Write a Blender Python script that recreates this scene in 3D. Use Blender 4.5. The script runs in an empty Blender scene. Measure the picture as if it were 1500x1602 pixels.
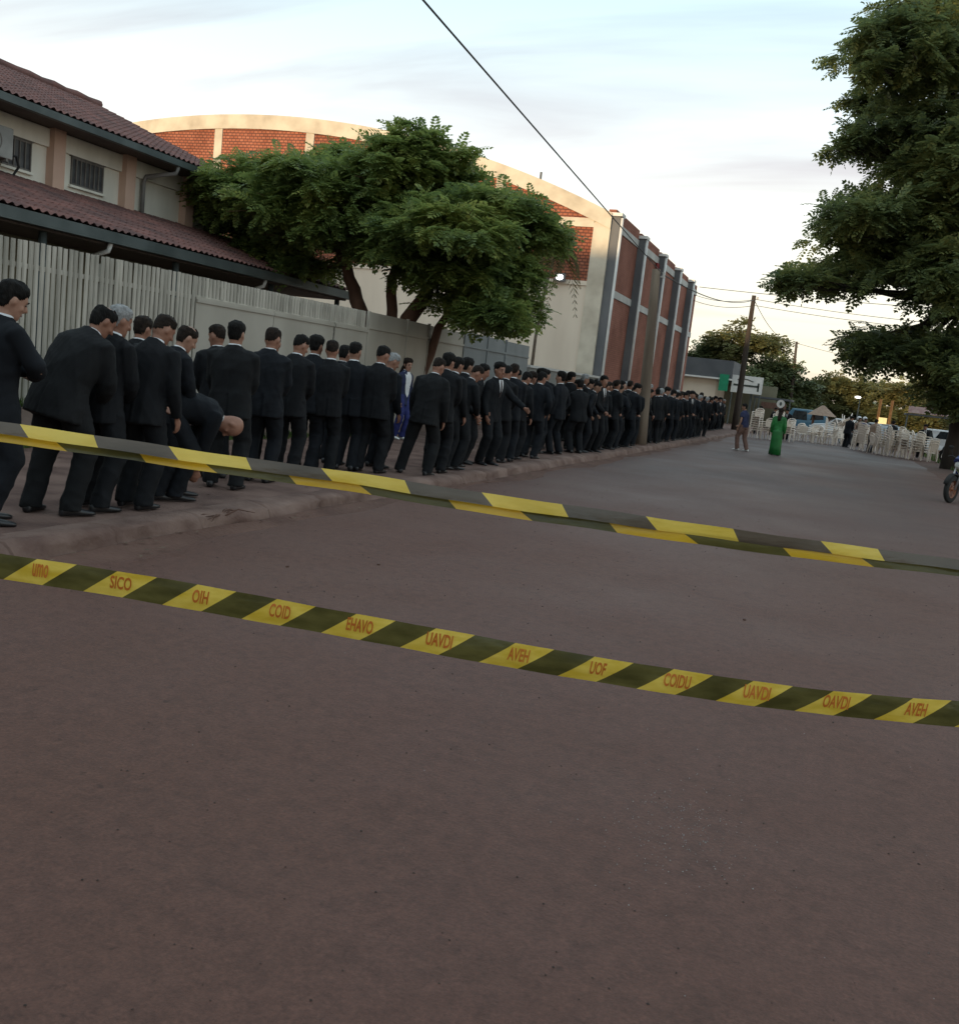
import bpy, math, random
import numpy as np
from mathutils import Vector, Matrix, noise as mnoise

random.seed(7)
rng = np.random.default_rng(7)
SC = bpy.context.scene
COL = SC.collection
R = math.radians
V = Vector

# ------------------------------------------------------------------ camera
cam_data = bpy.data.cameras.new('camera')
cam_data.sensor_fit = 'HORIZONTAL'
cam_data.sensor_width = 36.0
cam_data.lens = 36.0
cam_data.clip_start = 0.05
cam_data.clip_end = 3000
cam = bpy.data.objects.new('camera', cam_data)
COL.objects.link(cam)
YAW, PITCH, ROLL = R(19.836), R(8.053), R(6.5)
fh = V((-math.sin(YAW), math.cos(YAW), 0)); r0 = V((math.cos(YAW), math.sin(YAW), 0)); zz = V((0, 0, 1))
F = fh*math.cos(PITCH) - zz*math.sin(PITCH); u0 = fh*math.sin(PITCH) + zz*math.cos(PITCH)
cr = r0*math.cos(ROLL) + u0*math.sin(ROLL); cu = -r0*math.sin(ROLL) + u0*math.cos(ROLL)
m = Matrix((cr, cu, -F)).transposed().to_4x4()
m.translation = V((0, 0, 1.6))
cam.matrix_world = m
SC.camera = cam

# ------------------------------------------------------------------ sky, sun, exposure
SUN_EL = R(5.0)
SUN_H = V((-0.16, -0.987, 0)).normalized()           # horizontal direction towards the sun
world = bpy.data.worlds.new('World'); SC.world = world; world.use_nodes = True
nt = world.node_tree; nt.nodes.clear()
def wn(t, **k):
    n = nt.nodes.new(t)
    for a, b in k.items(): setattr(n, a, b)
    return n
sky = wn('ShaderNodeTexSky', sky_type='NISHITA')
sky.sun_disc = False
sky.sun_elevation = SUN_EL
sky.sun_rotation = math.atan2(SUN_H.x, SUN_H.y) % (2*math.pi)
sky.air_density = 1.0; sky.dust_density = 1.2; sky.ozone_density = 1.0
tc = wn('ShaderNodeTexCoord')
sep = wn('ShaderNodeSeparateXYZ'); nt.links.new(tc.outputs['Generated'], sep.inputs[0])
def wmath(op, a, b=None):
    n = wn('ShaderNodeMath', operation=op)
    for i, v in enumerate((a, b)):
        if v is None: continue
        if isinstance(v, (int, float)): n.inputs[i].default_value = v
        else: nt.links.new(v, n.inputs[i])
    return n.outputs[0]
zpos = wmath('MAXIMUM', sep.outputs[2], 0.0)
den = wmath('ADD', zpos, 0.18)
px = wmath('DIVIDE', sep.outputs[0], den); py = wmath('DIVIDE', sep.outputs[1], den)
comb = wn('ShaderNodeCombineXYZ'); nt.links.new(px, comb.inputs[0]); nt.links.new(py, comb.inputs[1])
mp = wn('ShaderNodeMapping'); mp.inputs['Rotation'].default_value = (0, 0, R(68)); mp.inputs['Scale'].default_value = (0.55, 2.3, 1)
mp.inputs['Location'].default_value = (3.1, 1.7, 0)
nt.links.new(comb.outputs[0], mp.inputs['Vector'])
cn = wn('ShaderNodeTexNoise'); cn.inputs['Scale'].default_value = 0.85; cn.inputs['Detail'].default_value = 6; cn.inputs['Roughness'].default_value = 0.52
cn.inputs['Distortion'].default_value = 0.5
nt.links.new(mp.outputs[0], cn.inputs['Vector'])
cl = wn('ShaderNodeValToRGB'); cl.color_ramp.elements[0].position = 0.50; cl.color_ramp.elements[1].position = 0.68
nt.links.new(cn.outputs[0], cl.inputs[0])
# thin high veil over the clear sky, warmer near the horizon all the way round
veil = wn('ShaderNodeValToRGB')
e = veil.color_ramp.elements
e[0].position = 0.0; e[0].color = (8.4, 7.5, 6.1, 1)
e[1].position = 0.75; e[1].color = (6.6, 8.0, 8.6, 1)
e2 = veil.color_ramp.elements.new(0.13); e2.color = (9.6, 9.1, 8.0, 1)
e3 = veil.color_ramp.elements.new(0.22); e3.color = (9.0, 9.3, 9.1, 1)
e5 = veil.color_ramp.elements.new(0.35); e5.color = (6.4, 8.2, 8.9, 1)
e4 = veil.color_ramp.elements.new(0.5); e4.color = (6.4, 8.2, 8.9, 1)
nt.links.new(zpos, veil.inputs[0])
mx = wn('ShaderNodeMixRGB'); mx.inputs[0].default_value = 0.72
nt.links.new(sky.outputs[0], mx.inputs[1]); nt.links.new(veil.outputs[0], mx.inputs[2])
mc = wn('ShaderNodeMixRGB', blend_type='MULTIPLY')
nt.links.new(cl.outputs[0], mc.inputs[0]); nt.links.new(mx.outputs[0], mc.inputs[1]); mc.inputs[2].default_value = (0.72, 0.665, 0.695, 1)
bg = wn('ShaderNodeBackground'); bg.inputs['Strength'].default_value = 0.088
nt.links.new(mc.outputs[0], bg.inputs['Color'])
wo = wn('ShaderNodeOutputWorld'); nt.links.new(bg.outputs[0], wo.inputs['Surface'])

sun_data = bpy.data.lights.new('sun', 'SUN'); sun_data.energy = 2.3; sun_data.angle = R(0.6); sun_data.color = (1.0, 0.72, 0.42)
sun = bpy.data.objects.new('sun', sun_data); COL.objects.link(sun)
sdir = -(SUN_H*math.cos(SUN_EL) + zz*math.sin(SUN_EL))
sun.rotation_euler = sdir.to_track_quat('-Z', 'Y').to_euler()
sun.location = (-40, -60, 30)
SC.view_settings.view_transform = 'Standard'
SC.view_settings.look = 'None'
SC.view_settings.gamma = 1.0
SC.view_settings.use_curve_mapping = False
SC.view_settings.exposure = 0.85
SC.cycles.use_denoising = True
SC.cycles.max_bounces = 6
SC.cycles.transparent_max_bounces = 8

# ------------------------------------------------------------------ materials
MATS = {}
def pm(name, c1, c2=None, scale=4.0, rough=0.75, bump=0.0, bscale=40.0, metal=0.0, spec=0.4, detail=5, stretch=(1, 1, 1), lo=0.35, hi=0.65, world=False, emit=None, transl=None):
    if name in MATS: return MATS[name]
    mt = bpy.data.materials.new(name); mt.use_nodes = True
    t = mt.node_tree; b = t.nodes['Principled BSDF']
    b.inputs['Roughness'].default_value = rough; b.inputs['Metallic'].default_value = metal
    b.inputs['Specular IOR Level'].default_value = spec
    if world:
        g = t.nodes.new('ShaderNodeNewGeometry'); co = g.outputs['Position']
    else:
        g = t.nodes.new('ShaderNodeTexCoord'); co = g.outputs['Object']
    mpn = t.nodes.new('ShaderNodeMapping'); mpn.inputs['Scale'].default_value = stretch
    t.links.new(co, mpn.inputs[0]); co = mpn.outputs[0]
    if c2 is None: c2 = tuple(min(1, c*1.18) for c in c1); c1 = tuple(c*0.86 for c in c1)
    n = t.nodes.new('ShaderNodeTexNoise'); n.inputs['Scale'].default_value = scale; n.inputs['Detail'].default_value = detail
    t.links.new(co, n.inputs['Vector'])
    rp = t.nodes.new('ShaderNodeValToRGB')
    rp.color_ramp.elements[0].position = lo; rp.color_ramp.elements[0].color = (*c1, 1)
    rp.color_ramp.elements[1].position = hi; rp.color_ramp.elements[1].color = (*c2, 1)
    t.links.new(n.outputs[0], rp.inputs[0]); t.links.new(rp.outputs[0], b.inputs['Base Color'])
    if bump:
        n2 = t.nodes.new('ShaderNodeTexNoise'); n2.inputs['Scale'].default_value = bscale; n2.inputs['Detail'].default_value = 4
        t.links.new(co, n2.inputs['Vector'])
        bp = t.nodes.new('ShaderNodeBump'); bp.inputs['Strength'].default_value = bump; bp.inputs['Distance'].default_value = 0.02
        t.links.new(n2.outputs[0], bp.inputs['Height']); t.links.new(bp.outputs[0], b.inputs['Normal'])
    if emit:
        b.inputs['Emission Color'].default_value = (*emit[:3], 1); b.inputs['Emission Strength'].default_value = emit[3]
    if transl:
        tr = t.nodes.new('ShaderNodeBsdfTranslucent'); t.links.new(rp.outputs[0], tr.inputs[0])
        ms = t.nodes.new('ShaderNodeMixShader'); ms.inputs[0].default_value = transl
        t.links.new(b.outputs[0], ms.inputs[1]); t.links.new(tr.outputs[0], ms.inputs[2])
        t.links.new(ms.outputs[0], t.nodes['Material Output'].inputs['Surface'])
    MATS[name] = mt
    return mt

def leaf_mat(name, cols, transl=0.3, clump=0.6, rough=0.55):
    mt = bpy.data.materials.new(name); mt.use_nodes = True
    t = mt.node_tree; b = t.nodes['Principled BSDF']
    g = t.nodes.new('ShaderNodeNewGeometry')
    n = t.nodes.new('ShaderNodeTexNoise'); n.inputs['Scale'].default_value = clump; n.inputs['Detail'].default_value = 3
    t.links.new(g.outputs['Position'], n.inputs['Vector'])
    a = t.nodes.new('ShaderNodeMath'); a.operation = 'MULTIPLY_ADD'; a.inputs[1].default_value = 0.45
    t.links.new(g.outputs['Random Per Island'], a.inputs[0])
    s = t.nodes.new('ShaderNodeMath'); s.operation = 'MULTIPLY_ADD'; s.inputs[1].default_value = 1.3; s.inputs[2].default_value = -0.38
    t.links.new(n.outputs[0], s.inputs[0]); t.links.new(s.outputs[0], a.inputs[2])
    rp = t.nodes.new('ShaderNodeValToRGB')
    el = rp.color_ramp.elements
    el[0].position = 0.1; el[0].color = (*cols[0], 1); el[1].position = 0.95; el[1].color = (*cols[-1], 1)
    for k, c in enumerate(cols[1:-1]):
        q = el.new(0.1 + 0.85*(k+1)/(len(cols)-1)); q.color = (*c, 1)
    t.links.new(a.outputs[0], rp.inputs[0]); t.links.new(rp.outputs[0], b.inputs['Base Color'])
    b.inputs['Roughness'].default_value = rough; b.inputs['Specular IOR Level'].default_value = 0.3
    tr = t.nodes.new('ShaderNodeBsdfTranslucent'); t.links.new(rp.outputs[0], tr.inputs[0])
    ms = t.nodes.new('ShaderNodeMixShader'); ms.inputs[0].default_value = transl
    t.links.new(b.outputs[0], ms.inputs[1]); t.links.new(tr.outputs[0], ms.inputs[2])
    t.links.new(ms.outputs[0], t.nodes['Material Output'].inputs['Surface'])
    return mt

def brick_mat(name, c1, c2, mortar, bw, rh, axis='xz', msize=0.02):
    mt = bpy.data.materials.new(name); mt.use_nodes = True
    t = mt.node_tree; b = t.nodes['Principled BSDF']; b.inputs['Roughness'].default_value = 0.9; b.inputs['Specular IOR Level'].default_value = 0.2
    g = t.nodes.new('ShaderNodeNewGeometry'); s = t.nodes.new('ShaderNodeSeparateXYZ'); c = t.nodes.new('ShaderNodeCombineXYZ')
    t.links.new(g.outputs['Position'], s.inputs[0]); t.links.new(s.outputs[0 if axis[0] == 'x' else 1], c.inputs[0]); t.links.new(s.outputs[2], c.inputs[1])
    br = t.nodes.new('ShaderNodeTexBrick'); br.inputs['Scale'].default_value = 1.0
    br.inputs['Brick Width'].default_value = bw; br.inputs['Row Height'].default_value = rh; br.inputs['Mortar Size'].default_value = msize
    br.inputs['Mortar Smooth'].default_value = 0.2
    br.inputs['Color1'].default_value = (*c1, 1); br.inputs['Color2'].default_value = (*c2, 1); br.inputs['Mortar'].default_value = (*mortar, 1)
    t.links.new(c.outputs[0], br.inputs['Vector'])
    n = t.nodes.new('ShaderNodeTexNoise'); n.inputs['Scale'].default_value = 0.7; n.inputs['Detail'].default_value = 6
    t.links.new(g.outputs['Position'], n.inputs['Vector'])
    mxn = t.nodes.new('ShaderNodeMixRGB'); mxn.blend_type = 'MULTIPLY'
    rp = t.nodes.new('ShaderNodeValToRGB'); rp.color_ramp.elements[0].position = 0.3; rp.color_ramp.elements[0].color = (0.62, 0.58, 0.56, 1); rp.color_ramp.elements[1].position = 0.6
    t.links.new(n.outputs[0], rp.inputs[0]); mxn.inputs[0].default_value = 0.9
    t.links.new(br.outputs['Color'], mxn.inputs[1]); t.links.new(rp.outputs[0], mxn.inputs[2]); t.links.new(mxn.outputs[0], b.inputs['Base Color'])
    inv = t.nodes.new('ShaderNodeMath'); inv.operation = 'SUBTRACT'; inv.inputs[0].default_value = 1.0; t.links.new(br.outputs['Fac'], inv.inputs[1])
    bp = t.nodes.new('ShaderNodeBump'); bp.inputs['Strength'].default_value = 0.9; bp.inputs['Distance'].default_value = 0.03
    t.links.new(inv.outputs[0], bp.inputs['Height']); t.links.new(bp.outputs[0], b.inputs['Normal'])
    return mt

# ------------------------------------------------------------------ mesh helpers
class MB:
    def __init__(s): s.v = []; s.f = []; s.mi = []
    def add(s, verts, faces, mi=0):
        o = len(s.v); s.v.extend(tuple(map(float, q)) for q in verts); s.f.extend(tuple(i+o for i in fc) for fc in faces); s.mi.extend([mi]*len(faces)); return s
    def box(s, c, d, rz=0.0, mi=0, rot=None, taper=1.0):
        x, y, z = d[0]/2, d[1]/2, d[2]/2
        vs = [V((sx*x*(taper if sz > 0 else 1), sy*y*(taper if sz > 0 else 1), sz*z)) for sz in (-1, 1) for sx, sy in ((-1, -1), (1, -1), (1, 1), (-1, 1))]
        mt = rot if rot is not None else Matrix.Rotation(rz, 3, 'Z')
        s.add([mt @ q + V(c) for q in vs], [(3, 2, 1, 0), (4, 5, 6, 7), (0, 1, 5, 4), (1, 2, 6, 5), (2, 3, 7, 6), (3, 0, 4, 7)], mi); return s
    def b2(s, p0, p1, mi=0):
        return s.box([(a+b)/2 for a, b in zip(p0, p1)], [abs(b-a) for a, b in zip(p0, p1)], mi=mi)
    def rings(s, rings, cap=True, mi=0):
        n = len(rings[0]); vs = [p for rg in rings for p in rg]; fs = []
        for k in range(len(rings)-1):
            for i in range(n):
                a = k*n+i; b = k*n+(i+1) % n; fs.append((a, b, b+n, a+n))
        if cap: fs.append(tuple(range(n-1, -1, -1))); fs.append(tuple((len(rings)-1)*n+i for i in range(n)))
        s.add(vs, fs, mi); return s
    def tube(s, pts, rad, n=10, cap=True, mi=0, flat=1.0, up=None):
        pts = [V(p) for p in pts]
        if isinstance(rad, (int, float)): rad = [rad]*len(pts)
        rg = []; ref = None
        for i, p in enumerate(pts):
            d = (pts[min(i+1, len(pts)-1)] - pts[max(i-1, 0)])
            d = d.normalized() if d.length > 1e-9 else V((0, 0, 1))
            if ref is None:
                ref = V(up) if up is not None else (V((0, 1, 0)) if abs(d.y) < 0.9 else V((1, 0, 0)))
            a = (ref - d*ref.dot(d))
            a = a.normalized() if a.length > 1e-6 else d.orthogonal().normalized()
            ref = a; b = d.cross(a)
            r = rad[i]
            rg.append([p + a*(r*math.cos(2*math.pi*k/n)) + b*(r*flat*math.sin(2*math.pi*k/n)) for k in range(n)])
        return s.rings(rg, cap, mi)
    def ell(s, c, d, n=12, mm=8, rot=None, mi=0):
        rg = []; mt = rot or Matrix.Identity(3)
        for j in range(mm+1):
            ph = math.pi*(j+0.02)/(mm+0.04) - math.pi/2
            rg.append([V(c) + mt @ V((d[0]*math.cos(ph)*math.cos(2*math.pi*k/n), d[1]*math.cos(ph)*math.sin(2*math.pi*k/n), d[2]*math.sin(ph))) for k in range(n)])
        return s.rings(rg, True, mi)
    def prism(s, prof, axis, a, b, mi=0):
        """profile (list of 2D points) extruded along axis from a to b. axis 'x': profile is (y,z); 'y': (x,z); 'z': (x,y)"""
        def P(q, t): return {'x': (t, q[0], q[1]), 'y': (q[0], t, q[1]), 'z': (q[0], q[1], t)}[axis]
        n = len(prof); vs = [P(q, a) for q in prof] + [P(q, b) for q in prof]
        fs = [tuple(range(n-1, -1, -1)), tuple(range(n, 2*n))] + [(i, (i+1) % n, n+(i+1) % n, n+i) for i in range(n)]
        s.add(vs, fs, mi); return s
    def mesh(s, name, mats=(), smooth=False):
        me = bpy.data.meshes.new(name); me.from_pydata(s.v, [], s.f)
        for mt in (mats if isinstance(mats, (list, tuple)) else [mats]): me.materials.append(mt)
        if any(s.mi): me.polygons.foreach_set('material_index', s.mi)
        if smooth: me.polygons.foreach_set('use_smooth', [True]*len(me.polygons))
        me.update(); return me
    def build(s, name, mats, parent=None, smooth=False, loc=None, bevel=0.0):
        o = link(name, s.mesh(name, mats, smooth), parent, loc)
        if bevel:
            md = o.modifiers.new('bevel', 'BEVEL'); md.width = bevel; md.segments = 2; md.limit_method = 'ANGLE'
        return o

def link(name, data, parent=None, loc=None):
    o = bpy.data.objects.new(name, data); COL.objects.link(o)
    if parent is not None: o.parent = parent
    if loc is not None: o.location = loc
    return o
def tag(o, label=None, cat=None, group=None, kind=None):
    for k, v in (('label', label), ('category', cat), ('group', group), ('kind', kind)):
        if v: o[k] = v
    return o
def empty(name, loc=(0, 0, 0), rz=0.0):
    o = link(name, None, None, loc); o.rotation_euler = (0, 0, rz); o.empty_display_size = 0.2; return o
def copy_tree(o, parent=None):
    c = o.copy(); COL.objects.link(c); c.parent = parent
    for ch in o.children: copy_tree(ch, c)
    return c
def grid_mesh(name, xs, ys, zf, mat, kind='structure', smooth=True):
    nx, ny = len(xs), len(ys)
    vs = [(x, y, zf(x, y)) for y in ys for x in xs]
    fs = [(j*nx+i, j*nx+i+1, (j+1)*nx+i+1, (j+1)*nx+i) for j in range(ny-1) for i in range(nx-1)]
    return tag(MB().add(vs, fs).build(name, mat, smooth=smooth), kind=kind)
def nz(x, y, s=1.0, seed=0.0): return mnoise.noise(V((x*s+seed, y*s-seed, seed*1.7)))

# ------------------------------------------------------------------ ground, road, kerb, pavement
def road_mat():
    mt = bpy.data.materials.new('asphalt'); mt.use_nodes = True
    t = mt.node_tree; b = t.nodes['Principled BSDF']; b.inputs['Specular IOR Level'].default_value = 0.35
    g = t.nodes.new('ShaderNodeNewGeometry')
    def N(sc, det=5, rough=0.6, st=(1, 1, 1)):
        mpn = t.nodes.new('ShaderNodeMapping'); mpn.inputs['Scale'].default_value = st
        t.links.new(g.outputs['Position'], mpn.inputs[0])
        n = t.nodes.new('ShaderNodeTexNoise'); n.inputs['Scale'].default_value = sc; n.inputs['Detail'].default_value = det; n.inputs['Roughness'].default_value = rough
        t.links.new(mpn.outputs[0], n.inputs['Vector']); return n.outputs[0]
    def ramp(x, p0, c0, p1, c1):
        r = t.nodes.new('ShaderNodeValToRGB'); r.color_ramp.elements[0].position = p0; r.color_ramp.elements[0].color = (*c0, 1)
        r.color_ramp.elements[1].position = p1; r.color_ramp.elements[1].color = (*c1, 1); t.links.new(x, r.inputs[0]); return r.outputs[0]
    def mix(a, c, f, mode='MIX'):
        m_ = t.nodes.new('ShaderNodeMixRGB'); m_.blend_type = mode
        for i, v in ((0, f), (1, a), (2, c)):
            if isinstance(v, (int, float)): m_.inputs[i].default_value = v
            elif isinstance(v, tuple): m_.inputs[i].default_value = (*v, 1)
            else: t.links.new(v, m_.inputs[i])
        return m_.outputs[0]
    base = ramp(N(0.55, 6), 0.3, (0.094, 0.0405, 0.0280), 0.7, (0.110, 0.0530, 0.0405))
    dusty = ramp(N(0.16, 5, 0.65, (1, 0.45, 1)), 0.44, (0, 0, 0), 0.66, (0.7, 0.7, 0.7))
    c = mix(base, (0.112, 0.051, 0.033), dusty)
    sx = t.nodes.new('ShaderNodeSeparateXYZ'); t.links.new(g.outputs['Position'], sx.inputs[0])
    def rng_(a, b_):
        q = t.nodes.new('ShaderNodeMapRange'); q.inputs['From Min'].default_value = a; q.inputs['From Max'].default_value = b_; t.links.new(sx.outputs[0], q.inputs['Value']); return q.outputs[0]
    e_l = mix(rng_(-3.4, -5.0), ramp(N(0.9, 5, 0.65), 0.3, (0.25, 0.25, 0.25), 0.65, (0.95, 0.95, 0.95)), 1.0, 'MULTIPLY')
    e_r = mix(rng_(1.6, 3.4), ramp(N(0.8, 5, 0.65), 0.3, (0.25, 0.25, 0.25), 0.65, (0.95, 0.95, 0.95)), 1.0, 'MULTIPLY')
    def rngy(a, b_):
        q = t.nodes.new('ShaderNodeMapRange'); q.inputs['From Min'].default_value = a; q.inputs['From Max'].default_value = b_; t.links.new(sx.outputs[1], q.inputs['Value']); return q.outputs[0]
    far_grey = mix(rngy(9.0, 22.0), ramp(N(0.35, 4, 0.6, (1, 0.5, 1)), 0.25, (0.35, 0.35, 0.35), 0.6, (0.9, 0.9, 0.9)), 1.0, 'MULTIPLY')   # greyer tone blends in unevenly along the far stretch
    c = mix(c, (0.078, 0.060, 0.058), far_grey)
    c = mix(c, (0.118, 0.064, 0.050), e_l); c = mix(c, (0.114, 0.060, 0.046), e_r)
    blot = ramp(N(3.5, 6, 0.7), 0.28, (0.82, 0.81, 0.80), 0.5, (1, 1, 1))
    c = mix(c, blot, 0.85, 'MULTIPLY')
    grain = ramp(N(60, 4, 0.75), 0.32, (0.72, 0.71, 0.71), 0.68, (1.26, 1.25, 1.24))
    c = mix(c, ramp(N(14, 5, 0.7), 0.3, (0.78, 0.76, 0.76), 0.7, (1.2, 1.19, 1.18)), 1.0, 'MULTIPLY')
    c = mix(c, grain, 1.0, 'MULTIPLY')
    spots = ramp(N(17, 2, 0.5), 0.70, (1, 1, 1), 0.76, (0.6, 0.57, 0.55))
    c = mix(c, spots, 1.0, 'MULTIPLY')
    # pale crushed gravel showing through in a worn patch
    chips = ramp(N(62, 1, 0.4), 0.69, (0, 0, 0), 0.73, (1, 1, 1))
    worn = ramp(N(0.9, 3, 0.5, (1.5, 0.8, 1)), 0.54, (0, 0, 0), 0.70, (0.9, 0.9, 0.9))
    f = mix(chips, worn, 1.0, 'MULTIPLY')
    t.links.new(c, b.inputs['Base Color'])
    rr = ramp(N(0.3, 4), 0.3, (0.55, 0.55, 0.55), 0.7, (0.75, 0.75, 0.75)); t.links.new(rr, b.inputs['Roughness'])
    bp = t.nodes.new('ShaderNodeBump'); bp.inputs['Strength'].default_value = 0.5; bp.inputs['Distance'].default_value = 0.012
    t.links.new(N(70, 4, 0.7), bp.inputs['Height']); t.links.new(bp.outputs[0], b.inputs['Normal'])
    return mt
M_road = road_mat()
M_dirt = pm('red_earth', (0.080, 0.040, 0.030), (0.130, 0.070, 0.052), scale=1.3, rough=0.95, bump=0.6, bscale=22, detail=8, world=True)
M_pave = pm('dusty_paving', (0.085, 0.046, 0.037), (0.175, 0.108, 0.087), scale=2.3, rough=0.92, bump=0.5, bscale=30, detail=8, world=True)
M_kerb = pm('kerb_concrete', (0.105, 0.060, 0.048), (0.195, 0.128, 0.104), scale=2.2, rough=0.9, bump=0.8, bscale=18, detail=8, world=True)
M_field = pm('scrub_ground', (0.06, 0.065, 0.03), (0.13, 0.09, 0.06), scale=0.25, rough=0.95, bump=0.5, bscale=6, world=True, detail=7)

tag(MB().add([(-900, -300, -0.03), (900, -300, -0.03), (900, 1500, -0.03), (-900, 1500, -0.03)], [(0, 1, 2, 3)]).build('ground', M_field), kind='structure')
def road_edge(y): return -4.98 + 0.07*nz(0, y, 0.8, 3) + 0.03*nz(0, y, 3.1, 5)
ys = [-14 + 0.5*i for i in range(228)] + [100 + 20*i for i in range(30)]
xs = np.linspace(0, 1, 15)
def road_x(u, y): return -5.2 + u*(8.5 + 0.25*nz(4, y, 0.35, 9))
vs = [(road_x(u, y), y, 0.0) for y in ys for u in xs]
nx = len(xs)
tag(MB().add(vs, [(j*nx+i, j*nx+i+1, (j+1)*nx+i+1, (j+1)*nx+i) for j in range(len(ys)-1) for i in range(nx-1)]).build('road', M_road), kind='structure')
# dirt shoulder on the right of the road
def vz(x, y): return -0.012 + 0.05*max(0, min(1, (x-3.2)/1.6)) + 0.02*nz(x, y, 1.1, 2)
grid_mesh('road_shoulder', np.linspace(2.9, 9, 25), np.concatenate([np.linspace(-10, 70, 161), np.linspace(75, 200, 26)]), vz, M_dirt)
# kerb: a worn, earth-caked step
kp = [(-4.97, -0.02), (-5.0, 0.05), (-5.02, 0.11), (-5.08, 0.14), (-5.22, 0.145), (-5.36, 0.132)]
ky = sorted([-12 + 0.11*i for i in range(820)] + [c_ + d_ for c_ in np.arange(-11.5, 77, 1.02) for d_ in (-0.016, -0.006, 0.006, 0.016)])
vs = []
for y in ky:
    jt = abs(((y+11.5+0.51) % 1.02)-0.51) < 0.01
    for k, (x, z) in enumerate(kp):
        j = 0.05*nz(k*0.7, y, 1.3, 1) + 0.03*nz(k, y, 4.0, 6)
        j += 0.02*nz(k*3.0, y, 9.0, 2)
        st = 0.012*mnoise.noise(V((math.floor((y+11.5)/1.02)*3.7, k*0.3, 1.0)))
        vs.append((x + j + st - (0.010 if jt and k < 5 else 0) + 0.07*nz(0, y, 0.45, 3), y, z + (0.028*nz(k*2.0, y, 2.6, 4) + 0.010*nz(k*2.0, y, 11.0, 4) + st*0.5 - (0.009 if jt else 0) if 0 < k < 5 else 0)))
nk = len(kp)
tag(MB().add(vs, [(j*nk+i+1, j*nk+i, (j+1)*nk+i, (j+1)*nk+i+1) for j in range(len(ky)-1) for i in range(nk-1)]).build('kerb', M_kerb, smooth=True), kind='structure')
def pz(x, y): return 0.128 + 0.018*nz(x, y, 0.9, 8) + 0.008*nz(x, y, 3.0, 1)
grid_mesh('sidewalk', np.linspace(-9.5, -5.28, 22), np.linspace(-12, 78, 361), pz, M_pave)
grid_mesh('yard', np.linspace(-60, -9.5, 12), np.linspace(-20, 90, 12), lambda x, y: 0.12, M_dirt)
# loose dirt banked along the gutter
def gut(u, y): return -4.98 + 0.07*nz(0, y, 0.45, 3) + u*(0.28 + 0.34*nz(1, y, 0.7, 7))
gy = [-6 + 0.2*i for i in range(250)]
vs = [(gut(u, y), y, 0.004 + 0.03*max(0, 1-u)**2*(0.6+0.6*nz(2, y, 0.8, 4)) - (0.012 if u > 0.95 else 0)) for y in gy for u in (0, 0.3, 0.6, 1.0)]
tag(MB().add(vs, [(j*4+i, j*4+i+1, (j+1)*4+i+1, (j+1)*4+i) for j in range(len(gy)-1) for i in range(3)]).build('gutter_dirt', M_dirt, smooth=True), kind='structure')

# ------------------------------------------------------------------ hall (arched sports hall)
M_cream = pm('cream_plaster', (0.40, 0.35, 0.275), (0.62, 0.565, 0.46), scale=1.1, rough=0.9, bump=0.15, bscale=9, detail=9, world=True, lo=0.25, hi=0.6)
M_plaster = pm('pale_plaster', (0.62, 0.53, 0.43), (0.73, 0.635, 0.52), scale=0.9, rough=0.92, bump=0.12, bscale=7, detail=9, world=True, lo=0.25, hi=0.6, stretch=(1.0, 1.0, 0.22))
M_brick = brick_mat('red_hollow_brick', (0.34, 0.115, 0.066), (0.43, 0.165, 0.10), (0.15, 0.066, 0.05), 0.215, 0.128, msize=0.02)
M_sidebrick = brick_mat('side_red_brick', (0.32, 0.132, 0.094), (0.37, 0.158, 0.115), (0.25, 0.12, 0.092), 0.25, 0.09, axis='yz', msize=0.008)
M_pier = pm('slate_grey_paint', (0.115, 0.119, 0.128), (0.16, 0.164, 0.17), scale=0.6, rough=0.8, bump=0.1, bscale=12, world=True, detail=7)
M_white = pm('white_paint', (0.62, 0.62, 0.60), (0.74, 0.73, 0.70), scale=2, rough=0.6)
M_band = pm('band_concrete', (0.46, 0.45, 0.43), (0.56, 0.55, 0.52), scale=1.2, rough=0.9, world=True)
HY, HX0, HXC = 39.0, -9.85, -27.5
def arch(x): return 12.2 - (45.5 - math.sqrt(max(0, 45.5**2 - (x-HXC)**2)))
hall = empty('sports_hall', (-10, 39, 0))
tag(hall, 'big arched hall with red brick gable, cream arch beam and grey piers along the street', 'hall')
hall.location = (0, 0, 0)
xsA = [HX0 - i*(35.3/48) for i in range(49)]
pts = [(HX0, 0.0)] + [(x, arch(x)-0.05) for x in xsA] + [(xsA[-1], 0.0)]
MB().prism(pts, 'y', HY, HY+0.35).build('gable_wall', M_plaster, hall)
# arch beam, proud of the wall
b = MB(); seg = [(x, arch(x)) for x in xsA]
for i in range(len(seg)-1):
    (xa, za), (xb, zb) = seg[i], seg[i+1]
    b.prism([(xa, za), (xb, zb), (xb, zb-0.62), (xa, za-0.62)], 'y', HY-0.09, HY+0.37)
ab = MB()
fr = []; n = len(seg)
for yy in (HY-0.09, HY+0.38):
    fr += [(x, yy, z+0.01) for x, z in seg] + [(x, yy, z-0.62) for x, z in seg]
fs = []
for i in range(n-1):
    fs += [(i+1, i, n+i, n+i+1), (2*n+i, 2*n+i+1, 3*n+i+1, 3*n+i), (i, i+1, 2*n+i+1, 2*n+i), (n+i+1, n+i, 3*n+i, 3*n+i+1)]
fs += [(0, 2*n, 3*n, n), (n-1, 2*n-1, 4*n-1, 3*n-1)]
ab.add(fr, fs).build('arch_beam', M_cream, hall)
cols_x = [-10.2, -14.75, -18.9, -24.1, -29.0, -33.9, -38.5, -43]
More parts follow.
